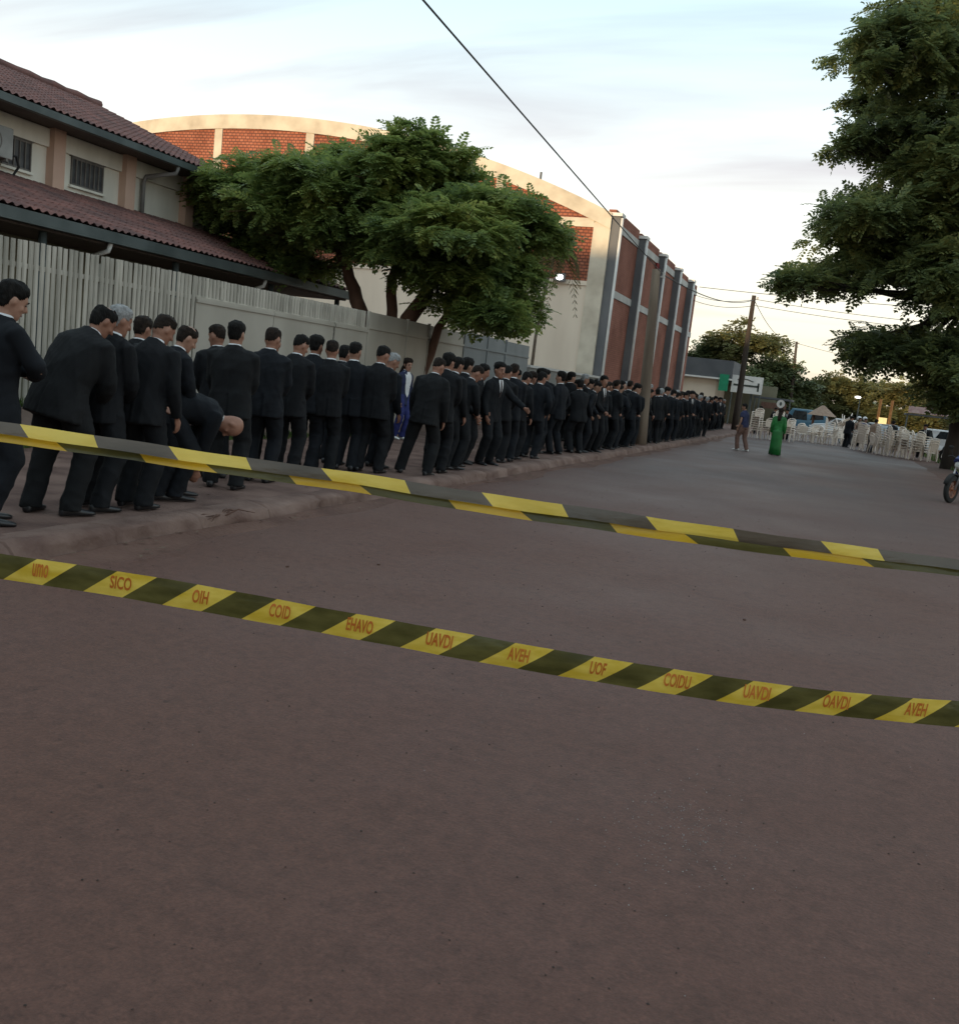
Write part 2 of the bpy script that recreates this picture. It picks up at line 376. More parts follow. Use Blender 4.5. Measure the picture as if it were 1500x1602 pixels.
for i, cx in enumerate(cols_x):
    w = 0.7 if i == 0 else 0.42
    zt = arch(cx)-0.55
    MB().b2((cx-w/2, HY-0.06, 5.9 if i else 0.0), (cx+w/2, HY+0.05, zt)).build('concrete_column', M_cream if i else M_cream, hall)
MB().b2((-44.5, HY-0.065, 8.05), (-10.55, HY+0.04, 8.4)).build('tie_beam', M_cream, hall)
MB().b2((-44.5, HY-0.05, 5.72), (-10.55, HY+0.04, 5.9)).build('sill_beam', M_plaster, hall)
for i in range(len(cols_x)-1):
    xa = cols_x[i] - (0.36 if i == 0 else 0.22); xb = cols_x[i+1] + 0.22
    MB().b2((xb, HY-0.022, 5.9), (xa, HY+0.03, 8.05)).build('brick_panel', M_brick, hall)
    m_ = 8
    up = [(xa+(xb-xa)*k/m_, max(8.41, arch(xa+(xb-xa)*k/m_)-0.6)) for k in range(m_+1)]
    MB().prism([(xb, 8.4), (xa, 8.4)] + up, 'y', HY-0.022, HY+0.03).build('brick_panel', M_brick, hall)
# roof vault
b = MB(); vs = []
for yy in (HY+0.2, 63.2):
    vs += [(x, yy, arch(x)-0.25) for x in xsA]
b.add(vs, [(i+1, i, n+i, n+i+1) for i in range(n-1)]).build('roof', pm('roof_metal', (0.3, 0.3, 0.3), rough=0.5), hall)
# street side: recessed brick bays between projecting grey piers
MB().b2((HX0-0.35, HY+0.36, 0), (HX0-0.04, 63.0, 8.35)).build('side_wall', M_sidebrick, hall)
MB().b2((-45.2, 62.7, 0), (HX0-0.36, 63.0, 8.3)).build('rear_wall', M_plaster, hall)
pier_y = [39.06, 44.35, 49.45, 54.35, 59.25]
for i, y0 in enumerate(pier_y):
    pr_ = MB().b2((HX0-0.02, y0, 0), (HX0+0.33, y0+0.5, 8.55)).build('pier', M_pier, hall)
    MB().b2((HX0-0.1, y0-0.06, 8.55), (HX0+0.41, y0+0.58, 8.68)).build('pier_cap', M_white, pr_)
    MB().tube([(HX0+0.385, y0+0.10, 8.5), (HX0+0.385, y0+0.10, 0.15)], 0.068, 8).build('downpipe', M_white, pr_, smooth=True)
    y1 = pier_y[i+1] if i < 4 else 63.0
    MB().b2((HX0-0.04, y0+0.5, 8.14), (HX0+0.05, y1, 8.46)).build('concrete_band', M_band, hall)
    MB().b2((HX0-0.04, y0+0.5, 5.5), (HX0+0.05, y1, 5.8)).build('concrete_band', M_band, hall)
    MB().b2((HX0-0.04, y0+0.5, 5.82), (HX0+0.012, y1, 8.13)).build('brick_panel', M_sidebrick, hall)
    MB().b2((HX0-0.04, y0+0.5, 0.0), (HX0+0.012, y1, 5.49)).build('brick_panel', M_sidebrick, hall)
    MB().b2((HX0-0.3, y0+0.5, 8.46), (HX0+0.02, y1, 8.9-0.04*i)).build('brick_parapet', M_sidebrick, hall)
# small red sign on the side wall
sg = empty('wall_sign', (HX0+0.05, 48.9, 7.0)); tag(sg, 'small red sign with white mark high on the hall side wall', 'sign')
MB().b2((0, 0, 0), (0.06, 0.8, 1.15)).build('board', pm('sign_red', (0.22, 0.02, 0.02)), sg)
b = MB(); b.b2((0.063, 0.2, 0.62), (0.068, 0.62, 0.70)); b.b2((0.063, 0.2, 0.38), (0.068, 0.62, 0.46)); b.b2((0.063, 0.2, 0.46), (0.068, 0.28, 0.62)); b.b2((0.063, 0.54, 0.46), (0.068, 0.62, 0.62))
b.build('white_mark', M_white, sg)
# lightning rod stubs on the arch beam
for x in (-17.3, -13.1):
    o = MB().tube([(x, HY+0.1, arch(x)-0.02), (x, HY+0.1, arch(x)+0.3)], 0.05, 8).build('roof_vent', M_pier)
    tag(o, 'short dark vent stub on the arch beam, ' + ('above the tree crown' if x < -15 else 'nearer the street corner'), 'vent')
# lit floodlight on the gable
fl = empty('floodlight', (-11.65, HY-0.06, 5.95)); tag(fl, 'lit white floodlight on the gable wall beside the palm', 'floodlight')
MB().b2((-0.22, -0.26, -0.16), (0.22, -0.10, 0.16)).build('housing', M_pier, fl)
MB().b2((-0.04, -0.12, -0.05), (0.04, 0.05, 0.05)).build('bracket', M_pier, fl)
MB().ell((0, -0.27, 0), (0.15, 0.03, 0.11)).build('lens', pm('lamp_glow', (1, 1, 1), rough=0.4, emit=(1.0, 0.97, 0.9, 9.0)), fl, smooth=True)

# ------------------------------------------------------------------ two-storey building with tiled roofs
M_tile = pm('clay_tile', (0.10, 0.056, 0.052), (0.20, 0.092, 0.078), scale=1.9, rough=0.85, bump=0.3, bscale=25, world=True, detail=9)
M_cwall = pm('cream_wall', (0.60, 0.57, 0.485), (0.79, 0.76, 0.67), scale=1.6, rough=0.9, bump=0.08, bscale=15, world=True, detail=9, lo=0.25, hi=0.6, stretch=(1, 1, 0.3))
M_pink = pm('salmon_pilaster', (0.56, 0.37, 0.285), (0.66, 0.45, 0.35), scale=1.0, rough=0.9, world=True, detail=8)
M_gutter = pm('gutter_green_grey', (0.06, 0.075, 0.075), (0.10, 0.12, 0.12), scale=1.5, rough=0.5, metal=0.2, world=True)
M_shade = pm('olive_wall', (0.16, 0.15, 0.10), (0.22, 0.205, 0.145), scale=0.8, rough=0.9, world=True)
M_glass = pm('dusty_glass', (0.05, 0.05, 0.055), (0.11, 0.11, 0.115), scale=3, rough=0.3, spec=0.5, world=True)
M_frame = pm('window_bars', (0.17, 0.155, 0.14), rough=0.7)
school = empty('two_storey_building', (0, 0, 0))
tag(school, 'cream two-storey building with salmon pilasters and dark red tiled roofs behind the fence', 'building')
Y0, Y1 = -16.0, 21.6
MB().b2((-24.0, Y0, 0), (-16.0, Y1-0.3, 5.75)).build('wall', M_cwall, school)
MB().prism([(-24.0, 5.70), (-16.0, 5.70), (-20.0, 7.5)], 'y', Y1-0.6, Y1-0.3).build('gable', M_cwall, school)
def tile_roof(name, P0, P1, Q0, Q1, nrow, pitch_=0.18, parent=None):
    """barrel tile sheet: eave from P0 to P1, top edge from Q0 to Q1"""
    P0, P1, Q0, Q1 = map(V, (P0, P1, Q0, Q1))
    L = (P1-P0).length; ncol = int(L/pitch_)*6
    nrm = (P1-P0).cross(Q0-P0).normalized()
    if nrm.z < 0: nrm = -nrm
    vs = []; rows = []
    for r_ in range(nrow):
        rows += [(r_/nrow, 0.018), ((r_+0.985)/nrow, 0.0)]
    for t_, h in rows:
        A = P0.lerp(Q0, t_); B = P1.lerp(Q1, t_)
        for c in range(ncol+1):
            u = c/ncol; ph = u*L/pitch_*2*math.pi
            k = h + 0.024*math.cos(ph) + 0.012*mnoise.noise(V((u*L*3.1, t_*40, 3)))
            vs.append(A.lerp(B, u) + nrm*k)
    w = ncol+1
    fs = [(j*w+i, j*w+i+1, (j+1)*w+i+1, (j+1)*w+i) for j in range(len(rows)-1) for i in range(ncol)]
    o = MB().add(vs, fs).build(name, M_tile, parent, smooth=False); o['kind'] = 'stuff'
    return o
rf = MB().prism([(-15.25, 5.66), (-15.25, 5.74), (-20, 7.58), (-24.75, 5.74), (-24.75, 5.66), (-20, 7.49)], 'y', Y0, Y1).build('roof', pm('roof_boards', (0.10, 0.06, 0.05)), school)
tile_roof('roof_tiles', (-15.15, 4, 5.76), (-15.15, Y1+0.05, 5.76), (-20, 4, 7.63), (-20, Y1+0.05, 7.63), 18, parent=rf)
MB().tube([(-20, y, 7.66+0.02*math.sin(y*7)) for y in np.arange(0, Y1+0.1, 0.4)], 0.12, 8).build('ridge_tiles', M_tile, rf, smooth=True)
MB().b2((-15.22, Y0, 5.58), (-15.08, Y1, 5.72)).build('gutter', M_gutter, school)
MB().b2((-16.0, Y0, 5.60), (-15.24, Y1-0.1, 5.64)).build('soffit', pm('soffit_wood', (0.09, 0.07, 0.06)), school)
MB().b2((-16.02, Y0, 5.22), (-15.93, Y1-0.3, 5.58)).build('upper_band', M_cwall, school)
pil = [15.88 + 2.125*k for k in range(-4, 3)]
for y in pil:
    MB().b2((-16.02, y, 4.2), (-15.8, y+0.31, 5.6)).build('pilaster', M_pink, school)
def window(y0, y1, z0, z1):
    w = MB().b2((-16.01, y0, z0), (-15.985, y1, z1)).build('window', M_glass, school)
    MB().b2((-16.0, y0-0.05, z1), (-15.94, y1+0.05, z1+0.05)).build('lintel', M_frame, w)
    MB().b2((-16.0, y0-0.05, z0-0.05), (-15.93, y1+0.05, z0)).build('sill', M_cwall, w)
    nb = int((y1-y0)/0.13)
    for i in range(nb+1):
        yy = y0 + (y1-y0)*i/nb
        MB().b2((-15.98, yy-0.012, z0), (-15.955, yy+0.012, z1)).build('window_bar', M_frame, w)
    for zc in (z0+0.02, z1-0.02):
        MB().b2((-15.984, y0, zc-0.02), (-15.962, y1, zc+0.02)).build('frame_rail', M_frame, w)
window(16.55, 17.47, 4.62, 5.20)
window(14.75, 15.45, 4.62, 5.20)
window(12.3, 13.2, 4.62, 5.20)
# downpipe with a swan neck below the gutter
MB().tube([(-15.15, 18.95, 5.60), (-15.18, 18.93, 5.42), (-15.85, 18.72, 5.28), (-15.9, 18.7, 5.15), (-15.9, 18.7, 4.35)], 0.05, 8).build('downpipe', pm('pipe_grey', (0.2, 0.19, 0.18)), school, smooth=True)
# lower roof
PE = 23.6
lr = MB().prism([(-12.95, 3.36), (-12.95, 3.44), (-16.02, 4.42), (-16.02, 4.33)], 'y', Y0, PE-1.2).build('porch_roof', pm('roof_boards', (0.1, 0.06, 0.05)), school)
tile_roof('roof_tiles', (-12.85, 4, 3.46), (-12.85, PE, 3.46), (-16.0, 4, 4.47), (-16.0, PE-1.6, 4.47), 9, parent=lr)
tile_roof('roof_tiles', (-12.85, PE, 3.46), (-19.0, PE, 3.46), (-16.0, PE-1.6, 4.47), (-19.0, PE-1.6, 4.47), 6, parent=lr)
gt = MB().b2((-12.93, Y0, 3.22), (-12.76, PE+0.02, 3.42)).build('gutter', M_gutter, school)
MB().b2((-19, PE-0.04, 3.24), (-12.94, PE+0.1, 3.42)).build('gutter', M_gutter, school)
for y in (14.35, 19.4):
    MB().tube([(-12.86, y, 3.22), (-12.9, y, 3.08), (-13.25, y-0.05, 2.95)], 0.045, 8).build('gutter_outlet', M_white, gt, smooth=True)
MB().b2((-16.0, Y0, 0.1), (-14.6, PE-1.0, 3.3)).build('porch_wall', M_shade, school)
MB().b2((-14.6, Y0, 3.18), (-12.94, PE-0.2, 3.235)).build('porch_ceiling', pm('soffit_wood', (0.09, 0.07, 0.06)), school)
for y in (9.5, 13.0, 16.5, 20.0, 23.2):
    MB().tube([(-13.1, y, 0.1), (-13.1, y, 3.2)], 0.07, 8).build('porch_post', M_gutter, school, smooth=True)
# air conditioner hung on the upper wall
ac = empty('air_conditioner', (-15.97, 13.76, 4.66)); tag(ac, 'grey air conditioner unit on brackets on the upper cream wall', 'air conditioner')
M_ac = pm('ac_grey', (0.27, 0.265, 0.25), scale=3, rough=0.6)
MB().b2((0.06, 0, 0), (0.42, 0.86, 0.58)).build('casing', M_ac, ac, bevel=0.02)
MB().tube([(0.425, 0.36+0.22*math.cos(a), 0.29+0.22*math.sin(a)) for a in np.linspace(0, 2*math.pi, 25)], 0.012, 6).build('fan_guard', M_frame, ac)
for yy in (0.12, 0.7): MB().b2((0.0, yy, -0.05), (0.42, yy+0.04, 0.0)).build('bracket', M_frame, ac)
MB().tube([(0.3, 0.87, 0.1), (0.3, 1.05, 0.12), (0.28, 1.14, -0.06), (0.2, 1.08, -0.24), (0.1, 0.8, -0.3), (0.05, 0.2, -0.28)], 0.025, 8).build('hose', pm('rubber_black', (0.015, 0.015, 0.015)), ac, smooth=True)

# ------------------------------------------------------------------ fence along the pavement
M_slat = pm('weathered_white_slat', (0.29, 0.27, 0.23), (0.49, 0.455, 0.395), scale=1.6, rough=0.75, detail=8, stretch=(4, 4, 0.6), world=True)
M_sheet = pm('grey_sheet', (0.32, 0.295, 0.25), (0.41, 0.38, 0.33), scale=0.9, rough=0.7, detail=8, stretch=(1, 1, 0.4), world=True)
M_bsheet = pm('blue_grey_sheet', (0.135, 0.15, 0.155), (0.19, 0.205, 0.21), scale=0.8, rough=0.6, detail=8, stretch=(1, 1, 0.4), world=True)
M_plinth = pm('fence_plinth', (0.16, 0.11, 0.09), (0.25, 0.19, 0.16), scale=3, rough=0.9, bump=0.6, bscale=12, world=True)
FX = -9.4
fence = empty('slatted_fence', (0, 0, 0)); tag(fence, 'tall off-white fence of upright slats running behind the queue of men', 'fence')
def ftop(y): return 2.58 + 0.0065*(y-8)
MB().b2((FX-0.1, -2, 0.05), (FX+0.12, 18.0, 0.60)).build('plinth', M_plinth, fence)
for z in (0.95, 2.26):
    MB().b2((FX-0.06, -2, z), (FX-0.02, 18.0, z+0.06)).build('rail', M_slat, fence)
y = 6.2; sl = None
k = 0
while y < 12.35:
    if sl is None:
        sl = MB().prism([(0.0, 0.0), (0.004, 0.0), (0.020, 0.012), (0.020, 0.054), (0.004, 0.066), (0.0, 0.066)], 'z', 0.0, 1.0).mesh('slat', M_slat)
    o = link('slat', sl, fence, (FX-0.018+random.uniform(-0.004, 0.004), y, 0.62))
    o.scale = (1, 1, ftop(y)-0.62+random.uniform(-0.005, 0.005)); o.rotation_euler = (random.uniform(-0.004, 0.004), random.uniform(-0.003, 0.003), random.uniform(-0.06, 0.06))
    y += 0.092
MB().b2((FX-0.10, 10.3, 0.62), (FX-0.07, 12.35, 2.24)).build('backing_sheet', M_sheet, fence)
for ya, yb_, mt, dx in ((12.37, 14.5, M_sheet, 0.0), (14.53, 16.62, M_sheet, -0.008), (16.66, 18.0, M_sheet, 0.006)):
    MB().b2((FX-0.02+dx, ya, 0.62), (FX+0.004+dx, yb_, 2.30)).build('sheet_panel', mt, fence)
    MB().b2((FX+0.004+dx, ya, 2.22), (FX+0.025+dx, yb_, 2.27)).build('panel_rail', mt, fence)
    MB().b2((FX-0.075, ya, 2.2), (FX-0.055, yb_, ftop(ya)-0.045)).build('backing_sheet', mt, fence)
while y < 17.95:
    o = link('slat', sl, fence, (FX-0.05, y, 2.10)); o.scale = (1, 1, ftop(y)-2.10+random.uniform(-0.004, 0.004)); y += 0.092
for yy in (6.15, 10.35, 13.0, 15.4):
    MB().b2((FX-0.07, yy, 0.6), (FX-0.02, yy+0.06, ftop(yy)-0.1)).build('post', M_slat, fence)
gate = empty('sheet_metal_gate', (0, 0, 0)); tag(gate, 'long grey sheet metal gate panels between slatted fence and hall', 'gate')
MB().b2((FX-0.08, 18.0, 0.05), (FX+0.08, 29.0, 0.30)).build('plinth', M_plinth, gate)
yy = 18.02; i = 0
for w in (1.9, 1.2, 2.3, 1.75, 1.55, 2.2):
    mt = M_sheet if yy < 22.6 else M_bsheet
    p = MB().b2((FX-0.02, yy+0.02, 0.3), (FX+0.005*(i % 2), yy+w-0.02, ftop(yy)-0.015*(i % 3))).build('sheet_panel', mt, gate)
    MB().b2((FX+0.005, yy+0.02, 2.30), (FX+0.03, yy+w-0.02, 2.35)).build('panel_rail', mt, p)
    MB().b2((FX-0.03, yy-0.03, 0.3), (FX+0.03, yy+0.02, ftop(yy)+0.01)).build('post', M_slat if i == 0 else mt, gate)
    yy += w; i += 1
lw = empty('low_wall', (0, 0, 0)); tag(lw, 'low grey wall between the metal gate and the hall corner', 'wall')
M_lw = pm('low_wall_grey', (0.19, 0.19, 0.175), (0.26, 0.255, 0.235), scale=1.0, rough=0.9, world=True)
MB().b2((FX-0.1, 29.0, 0.0), (FX+0.05, 38.9, 2.03)).build('wall', M_lw, lw)
MB().b2((FX-0.14, 28.98, 2.03), (FX+0.09, 38.92, 2.11)).build('coping', M_band, lw)
# grass on the plinth and at the fence foot
def tuft_field(name, boxes, n, hmin, hmax, mat, label):
    vs = []; fs = []
    for k in range(n):
        (x0, x1, y0, y1, zf) = boxes[rng.integers(len(boxes))]
        x = rng.uniform(x0, x1); y = rng.uniform(y0, y1); z = zf(x, y) if callable(zf) else zf
        a = rng.uniform(0, 6.283); h = rng.uniform(hmin, hmax); w = 0.012 + 0.01*rng.random(); l = rng.uniform(-0.5, 0.5, 2)*h
        o = len(vs); dx, dy = math.cos(a)*w, math.sin(a)*w
        vs += [(x-dx, y-dy, z-0.01), (x+dx, y+dy, z-0.01), (x+l[0]*0.4+dx*0.7, y+l[1]*0.4+dy*0.7, z+h*0.6), (x+l[0]*0.4-dx*0.7, y+l[1]*0.4-dy*0.7, z+h*0.6), (x+l[0], y+l[1], z+h)]
        fs += [(o, o+1, o+2, o+3), (o+3, o+2, o+4)]
    return tag(MB().add(vs, fs).build(name, mat), label, 'grass', kind='stuff')
M_grass = leaf_mat('grass_blade', [(0.03, 0.06, 0.012), (0.07, 0.12, 0.025), (0.13, 0.15, 0.05)], 0.25, 1.5)
tuft_field('grass', [(FX+0.0, FX+0.18, 5, 18, 0.60), (FX+0.14, FX+0.4, 5, 18, 0.12)], 2600, 0.05, 0.16, M_grass, 'green grass growing along the fence foot')
tuft_field('verge_grass', [(4.3, 9.0, 30, 60, vz), (4.6, 9.0, 26, 48, vz)], 9000, 0.06, 0.22, M_grass, 'green grass on the verge beneath the big street tree')

# ------------------------------------------------------------------ trees
def spray_template(npair=5, droop=0.25, lw=0.09, ll=0.34):
    """one pinnate leaf along +x, unit length: list of quads (n,4,3)"""
    q = []
    for k in range(npair):
        t_ = 0.12 + 0.83*k/(npair-1); l = ll*(0.55 + 0.75*math.sin(math.pi*(0.15+0.75*t_)))*0.8
        for sd in (-1, 1):
            bx = t_; z0 = -droop*t_*t_
            tip = V((bx+l*0.55, sd*l*0.85, z0-0.10*l-0.04)); base = V((bx, 0, z0))
            mid = base.lerp(tip, 0.5); dr = (tip-base).normalized(); sdv = V((-dr.y, dr.x, 0))*lw
            q.append([base, mid+sdv, tip, mid-sdv])
    base = V((0.93, 0, -droop*0.86)); tip = V((1.2, 0, -droop*1.35)); mid = base.lerp(tip, 0.5)
    q.append([base, mid+V((0, lw, 0)), tip, mid-V((0, lw, 0))])
    q.append([V((0, -0.008, 0)), V((0.5, -0.008, -droop*0.25)), V((0.5, 0.008, -droop*0.25)), V((0, 0.008, 0))])
    q.append([V((0.5, -0.008, -droop*0.25)), V((1, -0.006, -droop)), V((1, 0.006, -droop)), V((0.5, 0.008, -droop*0.25))])
    return np.array([[tuple(p) for p in quad] for quad in q])
TEMPL = spray_template()
TEMPL_FAR = spray_template(3, 0.3, 0.16, 0.42)
def leaves_mesh(name, blobs, n, size, mat, templ, seed, layers=True, shell=0.42, per=16):
    r = np.random.default_rng(seed)
    w = np.array([b_[3]**1.7*b_[4]**0.7+0.25*b_[3] for b_ in blobs]); w = w/w.sum()
    nc = max(1, n//per)
    bi = r.choice(len(blobs), nc, p=w)
    B = np.array(blobs)[bi]
    d = r.normal(size=(nc, 3)); d /= np.linalg.norm(d, axis=1, keepdims=True)
    d[:, 2] = np.where(d[:, 2] < -0.35, -d[:, 2]*0.6, d[:, 2])
    rad = np.minimum(r.uniform(0, 1, nc)**shell*(1+0.07*r.normal(size=nc)), 1.06)
    off = d*rad[:, None]*np.stack([B[:, 3], B[:, 3]*0.95, B[:, 4]], 1)
    ci = np.repeat(np.arange(nc), per); n = len(ci)
    cen = (B[:, :3]+off)[ci]; out = off[ci]/np.maximum(B[ci, 3:4], 0.3)
    th = r.uniform(0, 6.283, n)
    hz = np.stack([np.cos(th), np.sin(th), np.zeros(n)], 1)
    ax = hz*r.uniform(0.5, 1.0, n)[:, None] + out*0.75 + np.stack([0*th, 0*th, r.normal(size=n)*0.28-0.10], 1)
    ax /= np.linalg.norm(ax, axis=1, keepdims=True)+1e-9
    pos = cen + r.normal(size=(n, 3))*size*np.array([0.28, 0.28, 0.16])
    up = np.tile([0, 0, 1.0], (n, 1)) + 0.3*r.normal(size=(n, 3))
    sd = np.cross(up, ax); sd /= np.linalg.norm(sd, axis=1, keepdims=True)+1e-9
    up = np.cross(ax, sd)
    sz = size*r.uniform(0.65, 1.25, n)
    T = templ.reshape(-1, 3)
    P = pos[:, None, :] + sz[:, None, None]*(T[None, :, 0:1]*ax[:, None, :] + T[None, :, 1:2]*sd[:, None, :] + T[None, :, 2:3]*up[:, None, :])
    P = P.reshape(-1, 3).astype(np.float32)
    me = bpy.data.meshes.new(name); nq = len(P)//4
    me.vertices.add(len(P)); me.vertices.foreach_set('co', P.ravel())
    me.loops.add(nq*4); me.loops.foreach_set('vertex_index', np.arange(nq*4, dtype=np.int32))
    me.polygons.add(nq); me.polygons.foreach_set('loop_start', np.arange(nq, dtype=np.int32)*4)
    me.update(calc_edges=True); me.materials.append(mat); me.validate()
    return me
M_bark = pm('bark_red_brown', (0.075, 0.038, 0.026), (0.13, 0.07, 0.048), scale=3, rough=0.95, bump=0.8, bscale=9, stretch=(1, 1, 0.3), world=True)
M_barkd = pm('bark_dark', (0.02, 0.016, 0.013), (0.05, 0.04, 0.032), scale=3, rough=0.95, bump=0.8, bscale=9, stretch=(1, 1, 0.3), world=True)
def wob(a, b, n, amp, seed):
    a, b = V(a), V(b); r = random.Random(seed); out = []
    for i in range(n+1):
        t_ = i/n; p = a.lerp(b, t_)
        if 0 < i < n: p = p + V((r.uniform(-1, 1), r.uniform(-1, 1), r.uniform(-0.5, 0.5)))*amp
        out.append(p)
    return out
def tree(name, label, trunks, blobs, n, size, mat, bark, templ=TEMPL, seed=1, group=None, layers=True, limb_r=0.05, shell=0.42):
    root = empty(name, trunks[0][0][0]); loc = V(trunks[0][0][0])
    tag(root, label, 'tree', group)
    tops = []
    for k, (path, rad) in enumerate(trunks):
        pts = []
        for a, b_ in zip(path[:-1], path[1:]): pts += wob(a, b_, 4, 0.06, seed+k)[:-1]
        pts.append(V(path[-1])); rr = np.interp(np.linspace(0, 1, len(pts)), np.linspace(0, 1, len(rad)), rad)
        MB().tube([p-loc for p in pts], list(rr), 10).build('trunk', bark, root, smooth=True)
        tops += [(p, r_) for p, r_ in zip(pts[len(pts)//2:], rr[len(pts)//2:])]
    for k, b_ in enumerate(blobs):
        c = V(b_[:3]); src = min(tops, key=lambda q: (q[0]-c).length + (3 if q[0].z > c.z+0.3 else 0))
        L = MB(); pts = wob(src[0]-loc, c-loc, 5, 0.16, seed*31+k)
        L.tube(pts, list(np.linspace(min(src[1]*0.7, limb_r*2.2), limb_r*0.5, len(pts))), 7)
        rr = random.Random(seed*77+k)
        for j in range(5):
            e_ = c-loc+V((rr.uniform(-1, 1)*b_[3], rr.uniform(-1, 1)*b_[3], rr.uniform(-0.6, 0.6)*b_[4]))*0.85
            L.tube(wob(pts[3], e_, 4, 0.1, seed+k*9+j), list(np.linspace(limb_r*0.7, limb_r*0.15, 5)), 5)
        L.build('limb', bark, root, smooth=True)
    me = leaves_mesh('crown', blobs, n, size, mat, templ, seed, layers, shell)
    o = link('crown', me, root); o.location = -loc
    return root
M_leafL = leaf_mat('poinciana_leaf', [(0.10, 0.15, 0.065), (0.175, 0.245, 0.078), (0.26, 0.32, 0.09), (0.38, 0.39, 0.11)], 0.52, 0.9, 0.45)
M_leafR = leaf_mat('street_tree_leaf', [(0.08, 0.11, 0.066), (0.14, 0.185, 0.08), (0.205, 0.24, 0.085), (0.30, 0.285, 0.10)], 0.52, 0.45, 0.45)
M_leafF = leaf_mat('far_leaf', [(0.07, 0.095, 0.05), (0.12, 0.15, 0.065), (0.19, 0.18, 0.075)], 0.25, 0.4)
M_leafY = leaf_mat('far_olive_leaf', [(0.11, 0.125, 0.055), (0.17, 0.175, 0.07), (0.26, 0.215, 0.09)], 0.4, 0.3)
LT = [(-19.23, 28.05, 6.57, 2.11, 1.11), (-20.73, 29.8, 5.76, 1.54, 0.83), (-16.42, 26.58, 6.77, 1.84, 0.92), (-16.45, 29.79, 7.78, 2.01, 1.12), (-13.38, 27.25, 7.96, 1.0, 0.8), (-12.19, 27.69, 7.92, 0.9, 0.56), (-14.03, 29.31, 7.25, 2.56, 1.28), (-15.98, 27.64, 5.43, 2.29, 1.04), (-17.15, 28.2, 4.43, 1.29, 0.47), (-11.34, 26.11, 5.43, 2.23, 1.11), (-10.45, 29.01, 5.98, 1.71, 1.11), (-9.15, 28.15, 5.9, 0.7, 0.6), (-10.89, 27.32, 4.35, 1.72, 1.05), (-10.43, 29.15, 3.73, 1.1, 0.8), (-13.02, 27.21, 4.95, 1.77, 0.98), (-10.92, 27.81, 6.5, 1.76, 0.78)]
def near_(p, k=0.74): return tuple(v*k for v in p[:2]) + (1.6+(p[2]-1.6)*k,)
LT = [near_(b_) + (b_[3]*0.74, b_[4]*0.74) for b_ in LT] + [(-12.63, 19.72, 4.77, 1.38, 0.64), (-11.02, 20.12, 5.0, 1.42, 0.72), (-11.08, 21.58, 4.82, 1.27, 0.63), (-9.19, 21.01, 3.81, 1.19, 0.63), (-7.33, 19.74, 2.82, 0.82, 0.46), (-8.46, 20.63, 3.09, 0.87, 0.43), (-14.94, 20.75, 4.86, 0.83, 0.63), (-10.05, 19.92, 5.83, 1.03, 0.59), (-14.18, 21.41, 4.07, 0.92, 0.37), (-7.39, 20.52, 3.88, 0.78, 0.56)]
tree('poinciana_tree', 'wide green feathery tree with several red-brown trunks behind the fence', [
    ([(-10.9, 20.7, 0.1), (-11.03, 20.7, 2.8), (-11.5, 20.7, 3.8), (-12.3, 21.0, 4.8)], [0.2, 0.18, 0.13, 0.07]),
    ([(-10.45, 20.9, 0.1), (-10.3, 20.9, 2.9), (-10.4, 21.0, 4.3), (-10.2, 21.0, 5.7)], [0.15, 0.13, 0.11, 0.05]),
    ([(-10.3, 20.6, 0.1), (-9.75, 20.65, 2.7), (-9.1, 20.7, 3.8), (-8.1, 20.8, 4.7)], [0.21, 0.19, 0.13, 0.06]),
    ([(-9.75, 21.2, 0.1), (-9.2, 21.2, 2.6), (-8.7, 21.2, 3.8)], [0.12, 0.1, 0.05])],
    LT, 36000, 0.34, M_leafL, M_bark, seed=3, shell=0.45, limb_r=0.035)
RT = [(0.67, 42.06, 17.09, 2.03, 1.3), (-1.62, 44.25, 16.44, 1.51, 0.91), (0.53, 40.22, 14.4, 2.05, 1.23), (-0.8, 44.24, 14.42, 1.19, 0.6), (-0.99, 41.06, 12.14, 1.43, 0.71), (1.33, 41.62, 12.86, 1.95, 1.67), (0.98, 43.64, 11.52, 1.74, 1.01), (0.34, 41.55, 9.7, 2.33, 1.23), (-0.67, 42.25, 8.66, 2.08, 1.25), (-2.2, 39.64, 6.45, 1.16, 0.72), (-1.06, 43.27, 7.25, 1.98, 1.13), (1.05, 42.19, 7.63, 3.03, 1.79), (2.29, 41.15, 9.48, 2.17, 2.17), (0.97, 43.44, 4.69, 1.83, 0.99), (2.71, 41.02, 4.08, 2.13, 1.46), (0.19, 41.77, 3.99, 0.95, 0.54), (2.94, 40.17, 6.3, 1.84, 1.57), (3.3, 41.52, 3.0, 1.2, 0.5), (4.02, 40.52, 10.36, 2.96, 2.96), (4.64, 40.81, 6.98, 2.95, 2.41), (3.12, 43.25, 15.24, 2.65, 2.65), (5.37, 40.9, 3.98, 2.4, 1.6),
      (4.2, 41.0, 2.6, 1.3, 0.6), (5.4, 40.4, 2.6, 1.8, 0.9),
      (8.5, 42.5, 12, 3.4, 3.0), (8.6, 42, 7.5, 3.4, 2.4), (6.5, 43.5, 16, 3.0, 2.4)]
